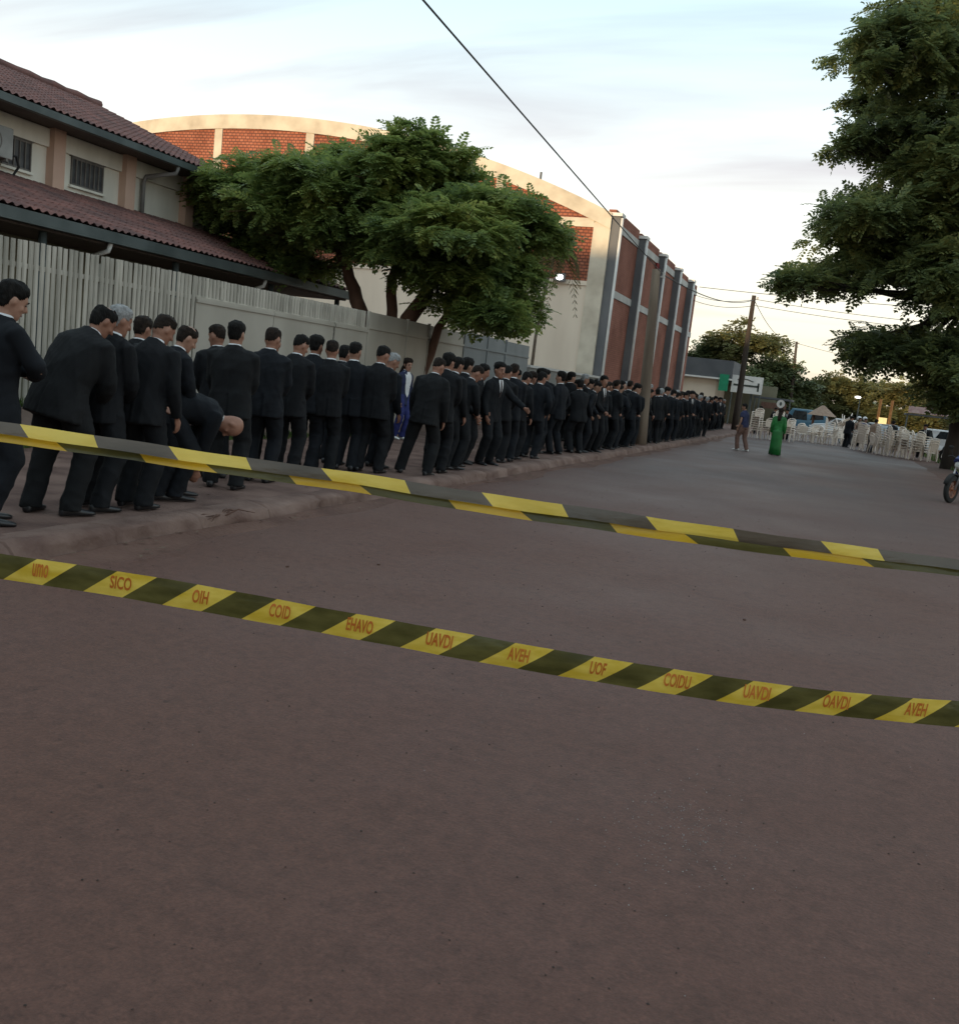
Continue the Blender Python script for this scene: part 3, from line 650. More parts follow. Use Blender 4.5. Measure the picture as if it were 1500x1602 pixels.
RT = [(b_[0]+0.1*(b_[0] < 0), b_[1], b_[2], b_[3]*(0.9 if b_[0] < 1.2 else 1), b_[4]*(0.75 if b_[0] < 1.2 else 0.9)) for b_ in RT] + [(-1.35, 39.34, 14.23, 1.02, 0.59), (-0.33, 39.95, 15.55, 1.64, 0.96), (0.31, 42.21, 12.27, 1.97, 1.13), (-1.3, 41.33, 11.89, 0.96, 0.5), (-0.39, 39.38, 8.89, 1.81, 1.04), (0.83, 40.73, 8.61, 2.14, 1.34), (-1.46, 40.92, 6.79, 1.6, 0.8), (2.11, 39.64, 7.11, 2.07, 1.3), (2.07, 41.94, 4.19, 2.18, 1.22), (3.56, 39.45, 3.49, 1.54, 1.03), (4.07, 40.56, 2.38, 1.19, 0.66), (0.59, 41.07, 4.36, 1.2, 0.67), (2.18, 40.72, 11.25, 1.9, 1.63), (1.56, 41.35, 15.33, 1.69, 1.69)]
tree('street_tree', 'huge dark green spreading tree standing on the verge by the road', [
    ([(4.25, 42.5, -0.05), (4.3, 42.5, 3.0), (4.0, 42.3, 6.5), (3.0, 42.2, 10.5), (2.0, 42, 14.5)], [0.33, 0.26, 0.22, 0.17, 0.08]),
    ([(4.3, 42.5, 2.6), (5.8, 42.8, 6.0), (7.2, 42.6, 10.0)], [0.3, 0.22, 0.08])],
    RT, 42000, 0.58, M_leafR, M_barkd, seed=5, limb_r=0.08, shell=0.5)
FT = [((-9.76, 100.05, 7.26, 4.23, 2.6), 'round'), ((-13.55, 101.8, 5.71, 2.53, 1.99), 'low'), ((-6.55, 98.58, 5.0, 2.56, 2.05), 'mid'), ((-4.95, 101.79, 3.38, 2.31, 1.45), 'last'), ((-10.4, 95.25, 3.67, 3.87, 1.94), 'front')]
FL = {'round': 'tall far tree with an orange-tinged top rising behind the pole', 'low': 'far tree showing just past the end of the hall', 'mid': 'dark far tree right of the orange-topped tree', 'last': 'small far tree by the bend in the road', 'front': 'low dark green tree behind the shop signs'}
for k, (b_, kk) in enumerate(FT):
    bl = [b_] + [(b_[0]+random.uniform(-.7, .7)*b_[3], b_[1]+random.uniform(-1, 1), b_[2]+random.uniform(-.5, .5)*b_[4], b_[3]*.5, b_[4]*.5) for _ in range(4)]
    tree('far_tree', FL[kk], [([(b_[0], b_[1], -0.03), (b_[0], b_[1], b_[2])], [0.25, 0.12])], bl + [(b_[0], b_[1], 2.2, b_[3]*1.05, 2.0)], 3200, 0.72, M_leafF if kk != 'round' else M_leafY, M_barkd, TEMPL_FAR, seed=40+k, group='trees at the far end of the street', layers=False, shell=0.5)
FR = [(-1.71, 125.05, 4.51, 2.43, 2.1), (1.62, 126.8, 4.46, 3.28, 2.46), (5.46, 123.58, 4.52, 3.6, 2.24), (9.12, 126.79, 4.77, 4.11, 2.47), (14, 128, 4.8, 4.5, 3), (-6, 135, 4, 4, 2.4)]
FRL = ['olive far tree at the gap where the street ends', 'olive far tree behind the street lamp', 'olive far tree behind the two orange posts', 'olive far tree behind the big street tree', 'olive far tree hidden deep behind the street tree', 'olive far tree beyond the blue van']
for k, b_ in enumerate(FR):
    bl = [b_, (b_[0], b_[1], 2.0, b_[3]*1.05, 1.8)] + [(b_[0]+random.uniform(-.7, .7)*b_[3], b_[1]+random.uniform(-1, 1), b_[2]+random.uniform(-.4, .5)*b_[4], b_[3]*.5, b_[4]*.5) for _ in range(3)]
    tree('far_tree', FRL[k], [([(b_[0], b_[1], -0.03), (b_[0], b_[1], b_[2])], [0.25, 0.12])], bl, 2800, 0.8, M_leafY, M_barkd, TEMPL_FAR, seed=60+k, group='trees at the far end of the street', layers=False, shell=0.5)
# distant wood that closes the horizon
bl = [(x, 190+random.uniform(-10, 10), 2.4, 9, 3.2+random.uniform(-.8, 1.2)) for x in range(-160, 170, 11)]
me = leaves_mesh('distant_woods', bl, 9000, 2.2, M_leafF, TEMPL_FAR, 9, False, 0.5)
tag(link('distant_woods', me), 'distant wooded skyline closing the street', 'woods', kind='stuff')
M_pole_ = pm('palm_bark', (0.10, 0.075, 0.055), (0.16, 0.125, 0.09), scale=4, rough=0.95)
# slim palm in front of the gable
palm = empty('palm_tree', (-10.25, 32, 0.1)); tag(palm, 'slim brownish palm in front of the hall gable', 'palm')
MB().tube([(0, 0, 0), (0.02, 0, 3.0), (0.16, 0, 4.6), (0.36, 0, 5.9)], [0.075, 0.055, 0.045, 0.04], 8).build('trunk', M_pole_, palm, smooth=True)
M_palm = leaf_mat('palm_frond', [(0.05, 0.05, 0.02), (0.12, 0.10, 0.035), (0.2, 0.13, 0.06)], 0.3, 1.0)
for k in range(17):
    a = k*2*math.pi/17 + random.uniform(-.2, .2); L = random.uniform(1.4, 2.1); el = random.uniform(0.1, 1.2)
    fb = MB(); pts = []
    for i in range(9):
        t_ = i/8; h = L*t_; pts.append(V((0.36+math.cos(a)*h*math.cos(el)*(1-.25*t_), math.sin(a)*h*math.cos(el)*(1-.25*t_), 5.9 + math.sin(el)*h - 1.15*L*t_*t_)))
    fb.tube(pts, [0.02*(1-t_*.8) for t_ in np.linspace(0, 1, 9)], 4)
    sdv = V((-math.sin(a), math.cos(a), 0))
    for i in range(1, 9):
        for j in (0, 0.5):
            p = pts[i].lerp(pts[i-1], j); ll = 0.42*math.sin(math.pi*min(0.95, 0.15+i/9))+0.1
            for s_ in (-1, 1):
                tip = p + sdv*s_*ll*0.7 + (pts[i]-pts[i-1]).normalized()*ll*0.6 + V((0, 0, -0.25*ll)); mid = p.lerp(tip, .45); wv = V((0, 0, 0.035))
                fb.add([p, mid+wv, tip, mid-wv], [(0, 1, 2, 3)])
    fb.build('frond', M_palm, palm)

# ------------------------------------------------------------------ utility poles and wires
M_pole = pm('pole_wood', (0.125, 0.092, 0.068), (0.20, 0.155, 0.115), scale=2, rough=0.95, bump=0.5, bscale=10, stretch=(2, 2, 0.2))
M_wire = pm('wire_black', (0.055, 0.055, 0.055), rough=0.6)
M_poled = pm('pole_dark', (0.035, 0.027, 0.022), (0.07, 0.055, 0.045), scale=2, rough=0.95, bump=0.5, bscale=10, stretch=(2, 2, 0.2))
def pole(loc, h, r0_, r1_, label, lean=(0, 0), mat=None):
    p = empty('utility_pole', loc); tag(p, label, 'utility pole', 'poles along the street')
    MB().tube([(lean[0]*t_, lean[1]*t_, h*t_-0.05) for t_ in np.linspace(0, 1, 6)], list(np.linspace(r0_, r1_, 6)), 12).build('shaft', mat or M_pole, p, smooth=True)
    b = MB(); b.tube([(lean[0]+0.05, lean[1], h-0.25), (lean[0]+0.22, lean[1], h-0.25)], 0.018, 6); b.tube([(lean[0]+0.22, lean[1], h-0.28), (lean[0]+0.22, lean[1], h-0.12)], 0.045, 8)
    b.build('insulator', M_band, p)
    return p
P1 = V((-5.53, 27.67, 5.1))
pole((-5.30, 27.67, 0.12), 5.05, 0.18, 0.12, 'thick brown wooden pole standing among the queue of men', (-0.22, 0))
MB().b2((-5.42, 27.47, 0.10), (-5.1, 27.86, 0.17)).build('pole_footing', M_kerb)['kind'] = 'structure'
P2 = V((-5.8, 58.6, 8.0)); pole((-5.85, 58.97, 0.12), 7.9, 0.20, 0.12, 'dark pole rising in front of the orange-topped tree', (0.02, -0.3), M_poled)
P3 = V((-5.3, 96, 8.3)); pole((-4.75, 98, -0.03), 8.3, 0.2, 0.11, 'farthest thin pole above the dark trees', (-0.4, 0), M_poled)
P0 = V((-4.07, -9.0, 5.80)); pole((-4.35, -9.0, 0.0), 5.75, 0.19, 0.13, 'wooden pole behind the viewer holding the near cable end', (0.2, 0))
def wire(a, b_, sag, label, r=0.012, n=24):
    a, b_ = V(a), V(b_)
    pts = [a.lerp(b_, t_) - V((0, 0, sag*4*t_*(1-t_))) for t_ in np.linspace(0, 1, n)]
    return tag(MB().tube(pts, r, 6).build('overhead_wire', M_wire), label, 'wire', 'overhead wires')
wire(P1+V((0.2, 0, -.1)), P0, 0.02, 'thick twisted cable crossing the sky towards the near wooden pole', 0.012)
wire(P1+V((0.2, 0, -.1)), P2+V((0, 0, -.3)), 0.4, 'cable along the hall between the two nearer poles', 0.018)
wire((HX0+0.3, 62, 8.6), (14, 66, 9.1), 0.25, 'single wire from the hall roof end to the street tree', 0.02)
for k, lb in enumerate(('upper', 'lower')):
    wire((HX0, 62.5, 8.15-0.35*k), P2+V((0.1, 0, -0.25-0.35*k)), 0.25, lb + ' wire from the hall end to the dark pole', 0.016)
    wire(P2+V((0.1, 0, -0.25-0.35*k)), (16, 60, 7.8-0.35*k), 0.5, lb + ' wire from the dark pole into the street tree', 0.016)
wire(P2+V((0.1, 0, -0.4)), P3, 0.8, 'sagging wire between the dark pole and the farthest pole', 0.018)
wire(P3+V((0, 0, -.3)), (9, 100, 6.6), 0.3, 'low far wire across the gap between trees', 0.02)

# ------------------------------------------------------------------ barrier tapes
def tape_mat(name, c1, c2, rough, alpha_mix):
    mt = pm(name, c1, c2, scale=9, rough=rough, spec=0.6, stretch=(1, 1, 3), world=True, transl=alpha_mix, bump=0.14, bscale=18)
    return mt
M_ty = tape_mat('tape_yellow', (0.68, 0.46, 0.040), (0.86, 0.635, 0.115), 0.27, 0.3)
M_tk = tape_mat('tape_black', (0.072, 0.064, 0.018), (0.135, 0.118, 0.036), 0.26, 0.45)
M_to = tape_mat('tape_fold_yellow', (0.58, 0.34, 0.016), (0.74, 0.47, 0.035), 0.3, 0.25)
M_tb = tape_mat('tape_film_brown', (0.085, 0.064, 0.045), (0.14, 0.108, 0.08), 0.25, 0.3)
M_tl = pm('tape_lettering', (0.50, 0.12, 0.014), (0.62, 0.20, 0.03), scale=6, rough=0.5)
SC36 = (36.0/36.0)
def strip(mb, A, B, s0a, s1a, s0b, s1b, ztop, zbot, mi, off_t, off_b, ns=8, nv=4, cv=1.0):
    """patch between tape parameters: top edge s0a..s1a, bottom edge s0b..s1b (metres along A->B)"""
    d = (B-A); L = d.length; d = d/L; nrm = V((d.y, -d.x, 0))
    vs = []
    for j in range(nv+1):
        v = j/nv
        for i in range(ns+1):
            u = i/ns; s_ = (s0a+(s1a-s0a)*u)*(1-v) + (s0b+(s1b-s0b)*u)*v
            z = ztop(s_)*(1-v)+zbot(s_)*v
            tw = 1.0 if cv > 0.5 else 1.0 + 0.5*math.sin(s_*4.3+0.6) + 0.35*math.sin(s_*11.0)
            o_ = off_t*(1-v)*tw+off_b*v*tw + 0.0022*math.sin(s_*9+v*2.2*cv) + 0.0018*math.sin(s_*23.0+v*4.0*cv) + cv*(0.004*math.sin(v*math.pi) - 0.016*max(0, 0.28-v)**1.5*(1+0.8*math.sin(s_*5.1)) - 0.02*max(0, v-0.8)**1.5)
            if cv < 0.5: z += 0.0005*math.sin(s_*17.0)+0.0004*math.sin(s_*41.0+v)
            vs.append(A + d*s_ + nrm*o_ + V((0, 0, z-A.z)))
    w = ns+1
    mb.add(vs, [(j*w+i, (j+1)*w+i, (j+1)*w+i+1, j*w+i+1) for j in range(nv) for i in range(ns)], mi)
def poly(pts): xs_ = [p[0] for p in pts]; zs_ = [p[1] for p in pts]; return lambda s_: float(np.interp(s_, xs_, zs_)) if xs_[0] <= s_ <= xs_[-1] else (zs_[0] + (s_-xs_[0])*(zs_[1]-zs_[0])/(xs_[1]-xs_[0]) if s_ < xs_[0] else zs_[-1] + (s_-xs_[-1])*(zs_[-1]-zs_[-2])/(xs_[-1]-xs_[-2]))
def smooth_fn(pts, lo, hi):
    x = np.array([p[0] for p in pts]); z = np.array([p[1] for p in pts]); c = np.polyfit(x, z, 3)
    def f(s_):
        if s_ < lo: return float(np.polyval(c, lo) + (s_-lo)*np.polyval(np.polyder(c), lo))
        if s_ > hi: return float(np.polyval(c, hi) + (s_-hi)*np.polyval(np.polyder(c), hi))
        return float(np.polyval(c, s_))
    return f
# lower tape
A = V((-2.074, 1.963, 0)); B = V((0.417, 2.861, 0)); LL = (B-A).length; k_ = LL/1500
zt = smooth_fn([(0, .976), (.757, .937), (1.324, .899), (1.945, .863), (LL, .868)], 0, LL)
zb = smooth_fn([(0, .904), (.757, .864), (1.324, .824), (1.945, .792), (LL, .794)], 0, LL)
lower = empty('barrier_tape', A); lower.location = (0, 0, 0)
tag(lower, 'lower yellow and black warning tape printed with orange letters', 'tape', 'warning tapes across the road')
words = ['umo', 'SICO', 'OIH', 'COID', 'EHAVO', 'UAVDI', 'AVEH', 'UOF', 'COIDU', 'UAVDI', 'OAVDI', 'AVEH']
tm = MB()
def letters(word, s_, zc, mb_, parent, A, B, off, hgt, wid):
    cu_ = bpy.data.curves.new('lettering', 'FONT'); cu_.body = word; cu_.size = 1.0; cu_.align_x = 'CENTER'; cu_.align_y = 'CENTER'; cu_.resolution_u = 3; cu_.offset = 0.025
    o = bpy.data.objects.new('lettering_tmp', cu_); COL.objects.link(o)
    dg = bpy.context.evaluated_depsgraph_get(); me = bpy.data.meshes.new_from_object(o.evaluated_get(dg))
    bpy.data.objects.remove(o); bpy.data.curves.remove(cu_)
    if not len(me.vertices): return
    xs_ = [v.co.x for v in me.vertices]; ys_ = [v.co.y for v in me.vertices]; wx = max(xs_)-min(xs_); wy = max(ys_)-min(ys_)
    d = (B-A).normalized(); nrm = V((d.y, -d.x, 0)); slope = zt(s_+0.05)-zt(s_-0.05)
    for v in me.vertices:
        lx = (v.co.x-min(xs_))/wx-0.5; ly = (v.co.y-min(ys_))/wy-0.5
        ss = s_ + lx*wid + 0.10*ly*hgt; vv = 0.5 - ly*hgt/0.073
        o_ = off + 0.0022*math.sin(ss*9+vv*2.2) + 0.0018*math.sin(ss*23.0+vv*4.0) + 0.004*math.sin(vv*math.pi) + 0.0018
        v.co = A + d*ss + nrm*o_ + V((0, 0, zc(ss) + ly*hgt))
    me.materials.clear(); me.materials.append(M_tl)
    link('lettering', me, parent)
for i in range(-9, 24):
    s0 = (5+124.7*i)*k_; w = 61*k_; sk = 53*k_
    p = MB(); strip(p, A, B, s0+sk, s0+sk+w, s0, s0+w, zt, zb, 0, 0.002, -0.004); p.build('yellow_stripe', M_ty, lower, smooth=True)
    p = MB(); strip(p, A, B, s0+sk+w, s0+sk+124.7*k_, s0+w, s0+124.7*k_, zt, zb, 0, 0.002, -0.004); p.build('black_stripe', M_tk, lower, smooth=True)
    wd = words[i % 12]
    letters(wd, s0+sk*0.5+w*0.55, lambda ss: (zt(ss)+zb(ss))/2+0.006, None, lower, A, B, 0.0, 0.038, 0.0145*len(wd))
# upper tape: folded double, a front flap over a back flap
A2 = V((-1.024, 0.96, 0)); B2 = V((0.172, 1.391, 0)); L2 = (B2-A2).length; k2 = L2/1500
zt2 = smooth_fn([(0, 1.471), (.212, 1.464), (.428, 1.457), (.636, 1.451), (.856, 1.442), (1.09, 1.436), (L2, 1.432)], 0, L2)
zb2 = smooth_fn([(0, 1.4445), (.339, 1.4345), (.678, 1.4225), (1.06, 1.4105), (L2, 1.4105)], 0, L2)
zm2 = lambda s_: zt2(s_)*0.42 + zb2(s_)*0.58
upper = empty('barrier_tape', (0, 0, 0)); tag(upper, 'upper yellow and black warning tape folded double across the queue', 'tape', 'warning tapes across the road')
ye = [-448, -205, 34, 265, 501, 752, 1008, 1283, 1560, 1840]
for i in range(len(ye)-1):
    a, c = ye[i]*k2, ye[i+1]*k2; w = (c-a)*(0.5, 0.5, 0.50, 0.51, 0.52, 0.49, 0.50, 0.32, 0.3)[i]; sk = 20*k2; P_ = c-a
    p = MB(); strip(p, A2, B2, a, a+w, a+sk, a+w+sk*0.6, zt2, zm2, 0, 0.003, 0.008, 10, 4, 0.08); p.build('yellow_stripe', M_ty, upper, smooth=True)
    p = MB(); strip(p, A2, B2, a+w, c, a+w+sk*0.6, c+sk, zt2, zm2, 0, 0.003, 0.008, 10, 4, 0.08); p.build('brown_stripe', M_tb, upper, smooth=True)
    # back flap, its stripes out of step with the front
    q0 = a-0.22*P_; q1 = a+0.20*P_; q2 = c-0.22*(ye[min(i+2, len(ye)-1)]-ye[i+1] or 270)*k2
    zm3 = lambda s_: zm2(s_)+0.004
    p = MB(); strip(p, A2, B2, q0, q1, q0+sk, q1+sk*1.6, zm3, zb2, 0, 0.0, 0.005, 10, 4, 0.08); p.build('yellow_stripe', M_to, upper, smooth=True)
    p = MB(); strip(p, A2, B2, q1, q2, q1+sk*1.6, q2+sk, zm3, zb2, 0, 0.0, 0.005, 10, 4, 0.08); p.build('black_stripe', M_tk, upper, smooth=True)

# ------------------------------------------------------------------ people
SKIN = [pm('skin_a', (0.235, 0.110, 0.072), (0.295, 0.148, 0.100), scale=9, rough=0.5), pm('skin_b', (0.30, 0.160, 0.110), (0.36, 0.20, 0.142), scale=9, rough=0.5), pm('skin_c', (0.21, 0.11, 0.072), (0.26, 0.145, 0.098), scale=9, rough=0.5)]
HAIR = {'black': pm('hair_black', (0.005, 0.0045, 0.0045), (0.013, 0.0115, 0.0105), scale=30, rough=0.7, spec=0.12, bump=0.5, bscale=90, stretch=(1, 1, 0.3)),
        'brown': pm('hair_brown', (0.010, 0.007, 0.0055), (0.024, 0.016, 0.012), scale=30, rough=0.7, spec=0.12, bump=0.5, bscale=90),
        'grey': pm('hair_grey', (0.16, 0.16, 0.16), (0.30, 0.30, 0.30), scale=30, rough=0.6, bump=0.5, bscale=90)}
SUIT = [pm('suit_black', (0.0040, 0.0046, 0.0062), (0.0072, 0.0080, 0.0102), scale=7, rough=0.85, spec=0.25, bump=0.25, bscale=160),
        pm('suit_charcoal', (0.0052, 0.0057, 0.0068), (0.0090, 0.0098, 0.0112), scale=7, rough=0.85, spec=0.25, bump=0.25, bscale=160),
        pm('suit_navy', (0.0042, 0.0054, 0.0082), (0.0072, 0.0090, 0.0128), scale=7, rough=0.85, spec=0.25, bump=0.25, bscale=160),
        pm('suit_slate', (0.0052, 0.0062, 0.0082), (0.0088, 0.0104, 0.0130), scale=7, rough=0.85, spec=0.25, bump=0.25, bscale=160)]
M_shirt = pm('white_shirt', (0.62, 0.62, 0.63), (0.72, 0.72, 0.73), scale=8, rough=0.8)
M_shoe = pm('shoe_leather', (0.010, 0.010, 0.012), (0.018, 0.018, 0.02), scale=8, rough=0.38, spec=0.45)
M_tie = pm('dark_tie', (0.02, 0.012, 0.014), rough=0.6)
M_eye = pm('eye_dark', (0.012, 0.01, 0.01), rough=0.3)
M_lip = pm('lip', (0.22, 0.09, 0.075), rough=0.5)

def remesh(mb, name, voxel, mat, smooth_it=4, fold=0.0, seed=0.0, fold_scale=(9, 9, 5)):
    me = mb.mesh(name); o = bpy.data.objects.new('tmp', me); COL.objects.link(o)
    md = o.modifiers.new('r', 'REMESH'); md.mode = 'VOXEL'; md.voxel_size = voxel; md.use_smooth_shade = True
    if smooth_it:
        sm = o.modifiers.new('s', 'SMOOTH'); sm.factor = 0.5; sm.iterations = smooth_it
    dg = bpy.context.evaluated_depsgraph_get()
    out = bpy.data.meshes.new_from_object(o.evaluated_get(dg)); bpy.data.objects.remove(o); bpy.data.meshes.remove(me)
    out.name = name; out.materials.clear(); out.materials.append(mat)
    if fold:
        n = len(out.vertices); co = np.empty(n*3); out.vertices.foreach_get('co', co); co = co.reshape(-1, 3)
        no = np.empty(n*3); out.vertex_normals.foreach_get('vector', no) if hasattr(out, 'vertex_normals') else None; no = no.reshape(-1, 3)
        r = np.random.default_rng(int(seed*13)+1); h = np.zeros(n)
        for q in range(7):
            k = r.normal(size=3)*np.array(fold_scale)*(0.7+0.35*q); ph = r.uniform(0, 6.28)
            w = np.sin(co@k + ph + 1.5*np.sin(co@(r.normal(size=3)*4)))
            h += (1-np.abs(w))**2/(1+0.4*q)
        h = (h-h.mean())*fold
        co = co + no*h[:, None]
        out.vertices.foreach_set('co', co.ravel()); out.update()
    return out
def sup(c, e): return math.copysign(abs(c)**e, c)
def ik(a, t_, l1, l2, pole_):
    a, t_ = V(a), V(t_); d = t_-a; D = min(d.length, (l1+l2)*0.999); d = d.normalized(); t_ = a+d*D
    x = (l1*l1-l2*l2+D*D)/(2*D); h = math.sqrt(max(0, l1*l1-x*x))
    p = V(pole_); p = p-d*p.dot(d); p = p.normalized() if p.length > 1e-6 else d.orthogonal().normalized()
    return a+d*x+p*h, t_
HEADP = [(-0.120, 0.022, 0.072, 0.030), (-0.112, 0.036, 0.082, 0.012), (-0.09, 0.052, 0.087, -0.03), (-0.06, 0.063, 0.086, -0.072), (-0.02, 0.070, 0.086, -0.090), (0.02, 0.075, 0.089, -0.099), (0.05, 0.076, 0.087, -0.101), (0.08, 0.067, 0.074, -0.089), (0.102, 0.047, 0.048, -0.062), (0.116, 0.020, 0.016, -0.026)]
def head_at(z):
    zs_ = [h[0] for h in HEADP]
    return [float(np.interp(z, zs_, [h[i] for h in HEADP])) for i in (1, 2, 3)]

def make_person(name, H=1.75, lean=3, curve=10, side=0, twist=0, head=(0, 15), arms=('down', 'down'), feet=((-0.11, 0.02, 8), (0.11, -0.02, -8)), hip=(0, 0, 0), bulk=1.0,
                skin=0, hair=('black', 'short'), suit=0, res=0.0115, face=False, outfit='suit', mats=None, tie=True, seed=0):
    mats = mats or {}
    root = empty(name)
    Rm = Matrix.Rotation(-R(twist), 3, 'Z') @ Matrix.Rotation(R(side), 3, 'Y')
    hipc = V((hip[0], hip[1], 0.93+hip[2]))
    ss = np.arange(-0.18, 0.66, 0.02); pts = {}
    def ang(s_): return R(lean)*(1.0 if s_ > 0 else 0.85) + R(curve)*max(0, s_)/0.55
    up_p = hipc.copy(); dn_p = hipc.copy(); table = []
    s_ = 0.0
    while s_ < 0.66: table.append((s_, up_p.copy(), ang(s_))); a = ang(s_); up_p = up_p + Rm @ V((0, math.sin(a), math.cos(a)))*0.02; s_ += 0.02
    s_ = -0.02
    while s_ > -0.22: a = ang(s_); dn_p = dn_p - Rm @ V((0, math.sin(a), math.cos(a)))*0.02; table.insert(0, (s_, dn_p.copy(), a)); s_ -= 0.02
    ts = [q[0] for q in table]
    def T(s_):
        i = int(min(max((s_-ts[0])/0.02, 0), len(ts)-1.001)); f_ = (s_-ts[i])/0.02
        p = table[i][1].lerp(table[min(i+1, len(ts)-1)][1], min(max(f_, 0), 1)); a = table[i][2]
        return p, Rm @ V((1, 0, 0)), Rm @ V((0, math.cos(a), -math.sin(a))), Rm @ V((0, math.sin(a), math.cos(a)))
    def tring(s_, w, d, off=0.0, n=28, e=0.82):
        p, r_, f_, u_ = T(s_)
        return [p + r_*(w*sup(math.cos(2*math.pi*k/n), e)) + f_*(off + d*sup(math.sin(2*math.pi*k/n), e)) for k in range(n)]
    bw = bulk
    # --- joints
    S = []; E_ = []; W = []
    for i, sd in enumerate((-1, 1)):
        p, r_, f_, u_ = T(0.432); sh = p + r_*(sd*0.185*(0.6+0.4*bw)) - f_*0.005
        am = arms[i]
        if am == 'down': tg = p + r_*(sd*0.245*bw) + V((0, 0.05, 0)) - V((0, 0, 1))*0.50*1.0 if lean < 45 else None; pl = -f_+r_*sd*0.6
        if isinstance(am, str):
            if am == 'down': tg = sh + Rm @ V((sd*0.055*bw, 0.06, -0.535)); pl = Rm @ V((sd*0.5, -1, 0))
            elif am == 'clasp': tg = sh + Rm @ V((-sd*0.15, 0.20, -0.44)); pl = Rm @ V((sd*0.9, -0.5, 0))
            elif am == 'fold': tg = sh + Rm @ V((-sd*0.17, 0.22+0.03*i, -0.26-0.02*i)); pl = Rm @ V((sd*0.7, 0.35, -0.8))
            elif am == 'pocket': tg = sh + Rm @ V((sd*0.02, 0.04, -0.47)); pl = Rm @ V((sd*1, -0.7, 0))
            elif am == 'phone': tg = sh + Rm @ V((-sd*0.08, 0.32, -0.16)); pl = Rm @ V((sd*0.6, -0.3, -1))
        else:
            tg = V(am[:3]); pl = V((sd*0.6, -1, -0.2))
        el, wr = ik(sh, tg, 0.29, 0.265, pl); S.append(sh); E_.append(el); W.append(wr)
    Hp = []; K = []; An = []
    for i, sd in enumerate((-1, 1)):
        hp = hipc + Rm @ V((sd*0.092*bw, 0, -0.03)); fx, fy, fa = feet[i]
        kn, an = ik(hp, V((fx, fy-0.03, 0.085)), 0.43, 0.42, V((sd*0.15+math.sin(-R(fa))*0.4, 1, 0))); Hp.append(hp); K.append(kn); An.append(an)
    # --- head frame
    nb, nr, nf, nu = T(0.535)
    Hm = Matrix.Rotation(-R(head[0]), 3, 'Z') @ Matrix.Rotation(-R(head[1]), 3, 'X')
    hu = Hm @ V((0, 0, 1)); nd = (nu*0.9+hu).normalized(); hc = nb + nd*0.046 + hu*0.092
    def hpnt(x, y, z): return hc + Hm @ V((x, y, z))*1.045
    skinm = SKIN[skin]
    # --- body (one continuous skin)
    b = MB()
    b.rings([tring(s_, w*0.84, d*0.8, 0, 16) for s_, w, d in ((-0.08, .165, .11), (0.1, .15, .10), (0.3, .175, .11), (0.44, .16, .095), (0.52, .08, .07))])
    b.tube([nb-nu*0.06, nb+nd*0.02, hc-hu*0.055-Hm @ V((0, 0.012, 0))], [0.062, 0.056, 0.056], 14)
    n = 20; rg = []
    for z, w, f_, bk in HEADP:
        cy = (f_+bk)/2; ry = (f_-bk)/2
        rg.append([hpnt(w*sup(math.cos(2*math.pi*k/n), 0.9), cy+ry*sup(math.sin(2*math.pi*k/n), 0.9), z) for k in range(n)])
    b.rings(rg)
    b.tube([hpnt(0, 0.08, 0.03), hpnt(0, 0.098, 0.005), hpnt(0, 0.113, -0.022), hpnt(0, 0.085, -0.036)], [0.009, 0.012, 0.0165, 0.012], 8)
    b.ell(hpnt(0, 0.079, 0.032), (0.055, 0.017, 0.012), rot=Hm); b.ell(hpnt(0, 0.080, -0.062), (0.026, 0.013, 0.012), rot=Hm); b.ell(hpnt(0, 0.074, -0.10), (0.022, 0.017, 0.016), rot=Hm)
    for sd in (-1, 1):
        b.ell(hpnt(sd*0.077, -0.012, -0.005), (0.011, 0.020, 0.034), rot=Hm)
        b.ell(hpnt(sd*0.045, 0.062, -0.028), (0.022, 0.018, 0.018), rot=Hm)
    for i, sd in enumerate((-1, 1)):
        b.tube([S[i], E_[i], W[i]], [0.05, 0.04, 0.028], 10)
        fd = (W[i]-E_[i]).normalized(); side_v = Rm @ V((-sd, 0, 0)); pn = (side_v - fd*side_v.dot(fd)); pn = pn.normalized() if pn.length > 1e-3 else fd.orthogonal().normalized()
        wv = fd.cross(pn)*(-sd)                          # across the palm, towards the thumb when arms hang
        if wv.y < 0 and abs(wv.y) > 0.3: wv = -wv
        pc = W[i]+fd*0.045
        b.tube([W[i]-fd*0.01, W[i]+fd*0.03, W[i]+fd*0.085], [0.026, 0.038, 0.036], 10, flat=0.45, up=wv)
        for q in range(4):
            o_ = wv*(0.030-0.0205*q); L = (0.068, 0.078, 0.072, 0.056)[q]; k0 = W[i]+fd*0.082+o_
            k1 = k0+fd*L*0.45+pn*0.010; k2_ = k1+fd*L*0.30+pn*0.022; k3 = k2_+fd*L*0.12+pn*0.022
            b.tube([k0-fd*0.02, k1, k2_, k3], [0.0095, 0.009, 0.0082, 0.007], 8)
        k0 = W[i]+fd*0.03+wv*0.028; b.tube([k0, k0+fd*0.03+wv*0.022+pn*0.008, k0+fd*0.06+wv*0.026+pn*0.02], [0.013, 0.011, 0.008], 8)
        b.tube([Hp[i], K[i], An[i], An[i]-V((0, 0, 0.03))], [0.075, 0.05, 0.038, 0.038], 10)
    link('body', remesh(b, 'body', res, skinm, 3), root)
    # --- hair
    kind = hair[1]
